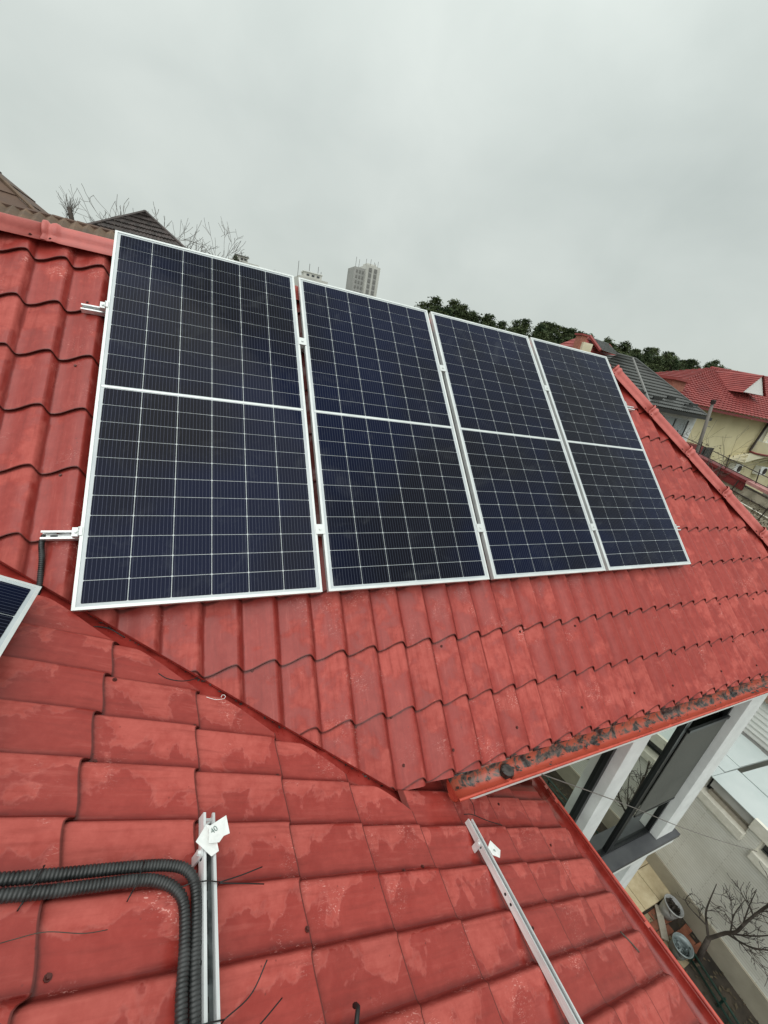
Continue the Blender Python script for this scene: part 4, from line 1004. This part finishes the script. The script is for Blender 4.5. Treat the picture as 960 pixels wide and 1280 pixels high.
for k, row in enumerate(((60, -.35, 1.45), (55, -1.2, 1.7), (66, .1, 1.6), (49, -3.0, 2.8))):
    y, dz, step = row; x = 31.6
    while x < 121:
        kx = (y + 1.8) / 61.8; xx = .5 + (x - .5) * kx + rng.uniform(-.6, .6); yy = y + rng.uniform(-2, 2)
        zt = 1.27 + (top_at(x) - 1.27) * kx + dz + rng.choice((-.6, -.4, -.3, -.1, 0, .1, .3)) + .5 * math.sin(x * .35 + k)
        h = zt - hill_z(xx, yy) + .5; s = h / 11.0
        if h < 2: x += step; continue
        tr, cr = PM[rng.randint(0, 3)]
        W_ = T(xx, yy, hill_z(xx, yy) - .5) @ Matrix.Rotation(rng.random() * 6.28, 4, 'Z') @ Matrix.Diagonal((s * rng.uniform(1.1, 1.6), s * rng.uniform(1.1, 1.6), s, 1))
        t = bpy.data.objects.new('pine_tree', None); place(t, None, W_)
        t['_x'] = xx; t['_k'] = k
        inst('trunk', tr, t, W_); inst('crown', cr, t, W_)
        tag(t, [ordinal(pn) + ' dark green pine from the left on the hilltop skyline', 'dark green pine in the front rank of the hillside wood', 'dark green pine in the rear rank of the hillside wood', 'low dark green pine at the foot of the hillside wood'][k], 'pine tree', ['pines on the hilltop skyline', 'pines in front of the hilltop wood', 'pines at the back of the hilltop wood', 'pines at the foot of the hillside wood'][k]); pn += 1
        x += step * rng.uniform(.75, 1.25) * (.75 + x / 80)
for o in bpy.data.objects:
    if '_x' in o: del o['_x']; del o['_k']
bare_tree('bare_tree', (37.5, 26, -1.5), 4.7, .14, 'pale leafless tree below the pines, beside the grey tiled roof', M['barkfar'], 31, None, depth=5, rmin=.012, top_z=3.6)

# ------------------------------------------------------------------ background roofs and houses
def lapped(parent, name, e0, e1, r1, r0, rows, m, nx=1, ribs=0, amp=.0, lift=.03, **p):
    """roof face from eave e0-e1 to ridge r0-r1 in lapped courses with real steps; ribs = waves across"""
    e0, e1, r0, r1 = map(Vector, (e0, e1, r0, r1)); nrm = (e1 - e0).cross(r0 - e0)
    if nrm.length < 1e-6: nrm = (e1 - e0).cross(r1 - e0)
    nrm.normalize()
    if nrm.z < 0: nrm = -nrm
    mb = MB(); nx = max(nx, ribs * 4)
    for k in range(rows):
        a, b_ = k / rows, (k + 1) / rows
        ks = len(mb.v)
        for i in range(nx + 1):
            t = i / nx; h = amp * (.5 + .5 * math.cos(2 * math.pi * t * ribs)) if ribs else 0
            lo = e0.lerp(e1, t).lerp(r0.lerp(r1, t), a); hi = e0.lerp(e1, t).lerp(r0.lerp(r1, t), b_)
            mb.v += [tuple(lo + nrm * (h - .004)), tuple(lo + nrm * (h + lift)), tuple(hi + nrm * h)]
        for i in range(nx):
            q = ks + 3 * i; mb.f += [(q, q + 3, q + 4, q + 1), (q + 1, q + 4, q + 5, q + 2)]
    o = mb.build(name, m, parent, **p); return o
# brown ribbed roof right behind the ridge
br = thing('brown_roofed_house', 'low building with a brown ribbed roof just over the red ridge at the left', 'house', (-3, 8, -6))
lapped(br, 'roof', (-9, 5.6, 1.45), (1.0, 5.6, 1.45), (1.0, 7.0, 2.27), (-9, 7.0, 2.27), 1, M['brownroof'], ribs=66, amp=.045, lift=.0)
lapped(br, 'roof', (-9, 9.0, 1.3), (1.0, 9.0, 1.3), (1.0, 7.0, 2.27), (-9, 7.0, 2.27), 1, M['brownroof'], ribs=0, lift=0)
mb = MB()
for k in range(66): mb.tube([(-9 + k * .1515, 7.0, 2.285), (-9 + (k + 1) * .1515 - .01, 7.0, 2.285)], [.035, .030], 6)
mb.build('ridge_cap', M['brownroof2'], br)
box('wall', M['cream'], br, -8.8, .8, 5.8, 8.8, -6, 1.4)
b2 = thing('brown_hipped_house', 'house with a weathered brown sheet roof at the far left edge of the photo', 'house', (-8, 12, -6))
lapped(b2, 'roof', (-9.0, 9.2, 2.2), (-2.0, 9.2, 2.2), (-3.95, 10.8, 3.72), (-9.0, 10.8, 4.9), 5, M['brownroof2'], nx=1, lift=.02)
lapped(b2, 'roof', (-2.0, 9.2, 2.2), (-2.0, 14.2, 2.2), (-3.95, 11.2, 3.72), (-3.95, 10.8, 3.72), 5, M['brownroof2'], nx=1, lift=.02)
MB().tube([(-1.98, 9.2, 2.24), (-3.95, 10.8, 3.76), (-9.0, 10.8, 4.94)], .04, 6).build('ridge_cap', M['brownroof'], b2)
box('wall', M['cream'], b2, -8.8, -2.4, 9.6, 13.8, -6, 2.15)
dg = thing('slate_roofed_house', 'house with a dark slate hip roof peeking above the leftmost panel', 'house', (-1.1, 16, -6))
lapped(dg, 'roof', (-3.6, 12.6, 2.2), (1.2, 12.6, 2.2), (-1.02, 14.4, 3.86), (-1.10, 14.4, 3.86), 13, M['slate'], ribs=22, amp=.022, lift=.035)
lapped(dg, 'roof', (1.2, 12.6, 2.2), (1.2, 16.4, 2.2), (-1.02, 14.4, 3.86), (-1.02, 14.4, 3.86), 13, M['slate'], lift=.035)
lapped(dg, 'roof', (-3.6, 16.4, 2.2), (-3.6, 12.6, 2.2), (-1.10, 14.4, 3.86), (-1.10, 14.4, 3.86), 13, M['slate'], lift=.035)
for a in ((-3.6, 12.6, 2.24), (1.2, 12.6, 2.24)): MB().tube([a, (-1.06, 14.4, 3.89)], .045, 6).build('hip_cap', M['slate'], dg)
box('wall', M['cream'], dg, -3.2, .8, 13.0, 16.0, -6, 2.15)
ant = MB().tube([(-2.05, 14, 1.5), (-2.05, 14, 3.30)], .012, 6); o = ant.build('aerial_mast', M['pole']); tag(o, 'thin aerial mast behind the brown ribbed roof', 'mast')

# far blocks
def windows(parent, x0, x1, z0, z1, cols, rows, y, w_, h_, m=None, depth=.3):
    for i in range(cols):
        for k in range(rows):
            x = x0 + (x1 - x0) * (i + .5) / cols; z = z0 + (z1 - z0) * (k + .5) / rows
            box('window', m or M['glassdark'], parent, x - w_ / 2, x + w_ / 2, y - .06, y + depth, z - h_ / 2, z + h_ / 2)
tw = thing('tower_block', 'tall slender pale concrete tower block on the skyline above the second panel', 'tower block', (80, 236, -6))
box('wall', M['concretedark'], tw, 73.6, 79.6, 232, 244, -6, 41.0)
box('wall', M['concrete'], tw, 79.6, 87.2, 230, 244, -6, 43.0)
for xx in (81.6, 84.6):
    box('window_strip', M['concretedark'], tw, xx - .9, xx + .9, 229.8, 230.1, 10, 41.6)
for k in range(12):
    for xx in (81.6, 84.6): box('window', M['roofgrey'], tw, xx - .75, xx + .75, 229.6, 229.9, 11.5 + k * 2.6, 13.2 + k * 2.6)
for i in range(3):
    for k in range(10): box('window', M['roofgrey'], tw, 74.6 + i * 1.7, 75.4 + i * 1.7, 231.8, 232.1, 16 + k * 2.5, 17.3 + k * 2.5)
box('roof_cabin', M['concrete'], tw, 80.5, 86, 233, 240, 43, 44.2)
for x, h in ((74.2, 2.2), (76, 1.4), (79.8, 2.6), (82.4, 3.0), (84.5, 2.0), (86.6, 2.8), (85.2, 1.6)): MB().tube([(x, 233, 40.5), (x, 233, 43.4 + h)], .09, 5).build('antenna', M['rust'], tw)
ab = thing('apartment_block', 'roof of a pale apartment block with aerials, left of the tower block', 'apartment block', (45, 206, -6))
box('wall', M['concrete'], ab, 39, 52, 200, 212, -6, 26.4); box('roof_cabin', M['concrete'], ab, 41.5, 49.5, 202, 208, 26.4, 28.6)
box('roof_slab', M['whitetrim'], ab, 41.0, 50.0, 201.6, 208.4, 28.6, 28.95)
windows(ab, 42, 49, 26.9, 28.2, 3, 1, 202, 1.2, .8)
for x, h in ((38.9, 3.5), (43.8, 3.5), (47.8, 3.2), (49.2, 1.5)): MB().tube([(x, 203, 26), (x, 203, 28.6 + h)], .10, 5).build('antenna', M['rust'], ab)
ac = thing('apartment_block', 'roof of a pale block half hidden by a dark treetop, above the leftmost panel', 'apartment block', (15, 206, -6))
box('wall', M['concrete'], ac, 10, 22, 200, 212, -6, 25.9); box('roof_cabin', M['concrete'], ac, 13.0, 17.6, 201, 207, 25.9, 27.8)
windows(ac, 14.5, 17.4, 26.3, 27.4, 2, 1, 201, 1.0, .8)
box('roof_slab', M['roofgrey'], ac, 12.6, 18.0, 200.6, 207.4, 27.8, 28.1)
tr, cr = PM[1]; W_ = T(11.6, 180, 5) @ Matrix.Diagonal((1.3, 1.3, 1.83, 1)); t = bpy.data.objects.new('pine_tree', None); place(t, None, W_); inst('trunk', tr, t, W_); inst('crown', cr, t, W_); tag(t, 'dark treetop in front of the leftmost apartment block', 'tree')

# small red house behind the corner of the last panel
rh = thing('red_roofed_house', 'red roof with a brick chimney and grey sheeted dormer above the last panel', 'house', (26.5, 24, -6))
lapped(rh, 'roof', (23.6, 20.5, 3.0), (30.2, 20.5, 3.0), (28.6, 22, 5.00), (25.9, 22, 5.10), 9, M['farred'])
lapped(rh, 'roof', (30.2, 20.5, 3.0), (30.2, 25, 3.0), (28.6, 22.3, 5.0), (28.6, 22, 5.0), 9, M['farred'])
lapped(rh, 'roof', (23.6, 25, 3.0), (23.6, 20.5, 3.0), (25.9, 22, 5.1), (25.9, 22.3, 5.1), 9, M['farred'])
lapped(rh, 'dormer_roof', (26.4, 20.7, 4.30), (28.6, 20.7, 4.2), (28.1, 21.8, 5.0), (26.2, 21.8, 5.08), 8, M['greyroof'])
MB().tube([(26.35, 20.7, 4.25), (26.1, 21.8, 5.13)], .12, 6).build('dormer_cap', M['farred'], rh)
ch = box('chimney', M['brickred'], rh, 24.7, 25.25, 21.2, 21.7, 3.8, 4.95); box('chimney_cap', M['farred'], ch, 24.6, 25.35, 21.1, 21.8, 4.95, 5.05)
box('dormer_wall', M['cream'], rh, 24.9, 25.8, 21.0, 21.4, 3.9, 4.55)
box('wall', M['cream'], rh, 24, 29.8, 21, 24.6, -6, 2.98)

# grey roofed house
gh = thing('grey_roofed_house', 'white house under a grey stepped metal-tile roof behind the red hip', 'house', (15, 12, -6))
lapped(gh, 'roof', (11.6, 8.6, 1.28), (20.3, 8.9, 1.28), (17.4, 11, 2.95), (16.2, 11, 2.95), 14, M['greyroof'], ribs=60, amp=.03, lift=.05)
lapped(gh, 'roof', (20.3, 8.9, 1.28), (20.3, 13.6, 1.28), (17.4, 11.2, 2.95), (17.4, 11, 2.95), 14, M['greyroof'], lift=.05)
lapped(gh, 'roof', (20.3, 13.6, 1.28), (11.6, 13.6, 1.28), (16.2, 11, 2.95), (17.4, 11.0, 2.95), 14, M['greyroof'], lift=.05)
lapped(gh, 'roof', (11.6, 13.6, 1.28), (11.6, 8.6, 1.28), (16.2, 11, 2.95), (16.2, 11, 2.95), 14, M['greyroof'], lift=.05)
MB().tube([(20.3, 8.9, 1.33), (17.4, 11, 3.0), (16.2, 11, 3.0)], .05, 6).build('hip_cap', M['greyroof'], gh)
MB().tube([(16.15, 8.8, 1.40), (17.2, 11, 3.0)], .05, 6).build('valley_strip', M['roofgrey'], gh)
box('fascia', M['darkframe'], gh, 11.8, 20.25, 8.62, 8.95, 1.14, 1.27)
for x, v in ((15.6, .18), (16.5, .12), (17.6, .20), (18.5, .10), (19.0, .15)):
    c = Vector((x, 8.7, 1.3)).lerp(Vector((x, 11, 2.95)), v); box('snow_guard', M['darkframe'], gh, c.x, c.x + .55, c.y - .05, c.y, c.z + .05, c.z + .14)
box('wall', M['white'], gh, 12.2, 20.25, 9.2, 13.2, -6, 1.28)
for x0, x1, z0, z1, mm in ((16.2, 17.1, -.6, 1.0, 'glassdark'), (17.15, 17.8, -.4, 1.0, 'board'), (17.95, 18.7, -.5, .98, 'glasspale'), (18.8, 19.6, -.5, .98, 'glasspale')):
    w_ = box('window', M[mm], gh, x0, x1, 9.14, 9.3, z0, z1); box('window_frame', M['darkframe'], w_, x1, x1 + .07, 9.12, 9.3, z0, z1)
    if z0 > -.55: box('window_frame', M['darkframe'], w_, x0, x1, 9.12, 9.16, z0 + .0, z0 + .05)

# yellow house
yh = thing('yellow_house', 'pale yellow rendered house with a big red metal-tile roof at the right edge', 'house', (31, 15, -6))
box('wall', M['yellow'], yh, 22.2, 36.5, 12.0, 18, -6, 1.78)
lapped(yh, 'roof', (19.9, 11.2, 1.70), (38.5, 11.2, 1.80), (38.5, 15, 4.62), (29.7, 15, 4.14), 22, M['farred'], ribs=44, amp=.03, lift=.05)
lapped(yh, 'roof', (19.9, 17, 1.70), (19.9, 11.2, 1.70), (29.7, 15, 4.14), (29.7, 15, 4.14), 22, M['farred'], lift=.05)
MB().tube([(29.7, 15, 4.17), (38.5, 15, 4.66)], .07, 6).build('ridge_cap', M['farred'], yh)
box('eave_board', M['maroon'], yh, 20.8, 38.4, 11.22, 11.36, 1.58, 1.70)
ch = box('chimney', M['brickred'], yh, 21.9, 22.9, 11.9, 12.7, 1.6, 2.68); box('chimney_cap', M['farred'], ch, 21.75, 23.05, 11.75, 12.85, 2.68, 2.80)
dm = MB().add([(28.6, 12.2, 2.95), (30.9, 12.2, 3.02), (29.75, 12.2, 3.98), (28.6, 12.9, 2.95), (30.9, 12.9, 3.02), (29.75, 14.6, 3.98)], [(0, 1, 2), (3, 5, 4), (0, 2, 5, 3), (1, 4, 5, 2), (0, 3, 4, 1)]).build('dormer', M['whitetrim'], yh)
lapped(dm, 'dormer_roof', (28.5, 12.1, 2.90), (28.5, 12.9, 2.90), (29.75, 14.7, 4.03), (29.75, 12.1, 4.03), 10, M['farred']); lapped(dm, 'dormer_roof', (31.0, 12.9, 3.0), (31.0, 12.1, 3.0), (29.75, 12.1, 4.03), (29.75, 14.7, 4.03), 10, M['farred'])
# windows, balcony, arches, downpipe
w_ = box('window', M['glassdark'], yh, 26.4, 28.0, 11.93, 12.1, -1.25, -.35)
for x in (26.4, 27.2, 27.96): box('window_frame', M['rust'], w_, x, x + .06, 11.90, 11.98, -1.25, -.35)
MB().tube([(32.2, 11.85, 1.7), (32.15, 11.85, 1.45), (31.75, 11.85, -.2)], .07, 6).build('downpipe', M['rust'], yh)
box('bay', M['cream'], yh, 31.9, 36.4, 10.9, 12.0, -.25, .45)
box('wall', M['whitetrim'], yh, 32.4, 36.4, 11.75, 12.02, .45, 1.6, label='white painted bay wall beside the downpipe')
for k in range(7): box('quoin', M['cream'], yh, 32.35, 32.75 + .12 * (k % 2), 11.71, 11.76, .50 + k * .155, .62 + k * .155)
w_ = box('window', M['glassdark'], yh, 33.0, 34.4, 11.70, 11.8, .55, 1.35)
for x in (33.0, 33.7, 34.36): box('window_frame', M['whitetrim'], w_, x - .04, x + .04, 11.66, 11.74, .55, 1.35)
mb = MB(); n = 12
for i in range(n + 1):
    t = i / n; x = 29.9 + t * 6.5; z = -.28 - .55 * (1 - math.sin(math.pi * min(1, t * 1.0)))
    mb.v += [(x, 11.0, -.22), (x, 11.0, z), (x, 12.0, z)]
for i in range(n): mb.f += [(3 * i, 3 * i + 1, 3 * i + 4, 3 * i + 3), (3 * i + 1, 3 * i + 2, 3 * i + 5, 3 * i + 4)]
mb.build('arch', M['cream'], yh)
MB().tube([(29.9, 11.0, -.15), (30.6, 11.0, -.22), (31.9, 10.9, -.25)], .06, 5).build('gutter', M['maroon'], yh)
for k in range(5): MB().tube([(31.0 + k * .9, 11.3, -.30), (30.4 + k * .9, 12.0, -.85)], .07, 4).build('bracket', M['cream'], yh)
for x in (30.5, 33.6):
    a_ = box('air_conditioner', M['whitetrim'], yh, x, x + .85, 11.6, 11.98, -1.62, -1.05, bevel=.03)
    MB().tube([(x + .55, 11.57, -1.33), (x + .55, 11.61, -1.33)], .21, 16).build('fan_grille', M['rust'], a_)
tag(box('shed_roof', M['maroon'], None, 23.6, 25.2, 11.0, 11.9, -.72, -.20), 'dark red boxed shed top beside the pole', 'shed')
pol = thing('utility_pole', 'leaning grey metal pole with a dark cap in front of the yellow house', 'pole', (19.05, 8, -1.5))
MB().tube([(19.3, 8, -1.5), (19.05, 8, .1), (18.63, 8, 1.80)], [.075, .07, .055], 8).build('shaft', M['pole'], pol, smooth=True)
MB().tube([(18.64, 8, 1.78), (18.62, 8, 1.92)], .09, 8).build('cap', M['rust'], pol)
MB().tube([(18.85, 8, .95), (19.2, 8, .92)], .015, 5).build('crossbar', M['pole'], pol)

# fence and stone wall beside the slope
fw = thing('boundary_wall', 'old stone boundary wall with a dark red coping running down behind the hip', 'wall', (16, 4, -6))
def fz(y): return -.22 + (y - 5.01) * .20
MB().add([(15.9, 12, fz(12) - 3.5), (15.9, -1, fz(-1) - 3.5), (15.9, -1, fz(-1) - .22), (15.9, 12, fz(12) - .22), (16.25, 12, fz(12) - 3.5), (16.25, -1, fz(-1) - 3.5), (16.25, -1, fz(-1) - .22), (16.25, 12, fz(12) - .22)],
         [(0, 1, 2, 3), (3, 2, 6, 7), (4, 7, 6, 5), (1, 5, 6, 2), (0, 3, 7, 4)]).build('masonry', M['stone'], fw)
for k in range(16):
    y = 11.6 - k * .78; a, b_ = fz(y), fz(y - .765); t_ = .09
    MB().add([(15.80, y, a - t_), (15.80, y - .765, b_ - t_), (16.32, y - .765, b_ - t_), (16.32, y, a - t_), (15.80, y, a), (15.80, y - .765, b_), (16.32, y - .765, b_), (16.32, y, a)],
             [(0, 3, 2, 1), (4, 5, 6, 7), (0, 1, 5, 4), (1, 2, 6, 5), (2, 3, 7, 6), (3, 0, 4, 7)]).build('coping_stone', M['maroon'] if y > 4.9 else M['pinkcoping'], fw)
    if y > 5.0: MB().add([(15.84, y, a - t_ - .24), (15.84, y - .76, b_ - t_ - .24), (15.84, y - .76, b_ - t_), (15.84, y, a - t_), (15.9, y, a - t_ - .24), (15.9, y - .76, b_ - t_ - .24), (15.9, y - .76, b_ - t_), (15.9, y, a - t_)], [(0, 3, 2, 1), (0, 1, 5, 4), (1, 2, 6, 5), (3, 0, 4, 7)]).build('cladding_panel', M['maroon'], fw)
for z_ in (.42, .62, 1.0): MB().tube([(15.86, 8, fz(8) - z_), (15.86, 0, fz(0) - z_ - .1)], .02, 5).build('string_course', M['sill'] if z_ > .5 else M['rust'], fw)
fe = thing('wire_fence', 'thin dark iron railing with leaning posts on top of the boundary wall', 'fence', (16, 4.5, -1))
for dz in (.04, .30): MB().tube([(16.05, 11.6, fz(11.6) + dz), (16.05, 6, fz(6) + dz), (16.05, 0, fz(0) + dz)], .013, 5).build('rail', M['rust'], fe)
for k in range(12):
    y = 11.0 - k * .93; MB().tube([(16.05, y - .05, fz(y) - .02), (16.05, y + .02, fz(y) + .42)], .016, 5).build('post', M['rust'], fe)
for y in (4.75, 3.7): MB().tube([(15.75, y, fz(y) - .1), (15.70, y + .12, fz(y) - .95)], .018, 5).build('brace', M['rust'], fe)
# thin terrace wall line and dead brush on the slope
MB().add([(9.6, 12, -2.2), (9.6, -1.0, -4.4), (15.9, -1.0, fz(-1) - .75), (15.9, 12, fz(12) - .75)], [(0, 1, 2, 3)]).build('slope', M['stone'], kind='structure')
rng = random.Random(44)
def brush(n, x0, x1, y0, y1, zfn, h, m, name, lab, r=.006, leafy=0):
    mb = MB()
    for k in range(n):
        x, y = rng.uniform(x0, x1), rng.uniform(y0, y1); twigs(mb, Vector((x, y, zfn(x, y))), (rng.gauss(0, .5), rng.gauss(0, .5), 1), h * rng.uniform(.5, 1.1), r, 2, rng, .2, .9, 2, .0035)
        for j in range(leafy):
            c = Vector((x, y, zfn(x, y))) + Vector((rng.gauss(0, .16), rng.gauss(0, .16), rng.random() * h)); e = Vector((rng.gauss(0, 1), rng.gauss(0, 1), rng.gauss(0, 1))).normalized() * .045; g_ = e.cross(Vector((.3, .5, .8))) * .5
            mb.add([c - e, c + g_, c + e, c - g_], [(0, 1, 2, 3)])
    o = mb.build(name, m, kind='stuff'); tag(o, lab, 'brush')
def sz(x, y):
    t = (12 - y) / 13; s = (x - 9.6) / 6.3
    return (-2.2 - 2.2 * t) * (1 - s) + (fz(y) - .75) * s - .05
brush(150, 11, 15.8, 1.0, 7.5, lambda x, y: sz(x, y) , .55, M['brush'], 'dead_brush', 'tangle of pale dead stems on the slope behind the red hip', leafy=26)
brush(80, 11, 15.6, 1.0, 5.5, lambda x, y: sz(x, y), .5, M['brushred'], 'red_stemmed_brush', 'reddish stems growing through the dead brush', leafy=20)
brush(60, 10.5, 13.5, 0.2, 4.0, lambda x, y: sz(x, y), .45, M['brushgreen'], 'green_brush', 'dull green growth low on the slope by the hip', leafy=30)
brush(26, 15.3, 15.8, 4.5, 10.5, lambda x, y: fz(y) - .5, 1.1, M['barkfar'], 'climbing_twigs', 'bare climbing twigs in front of the iron railing', r=.010, leafy=4)
print('pines', pn)
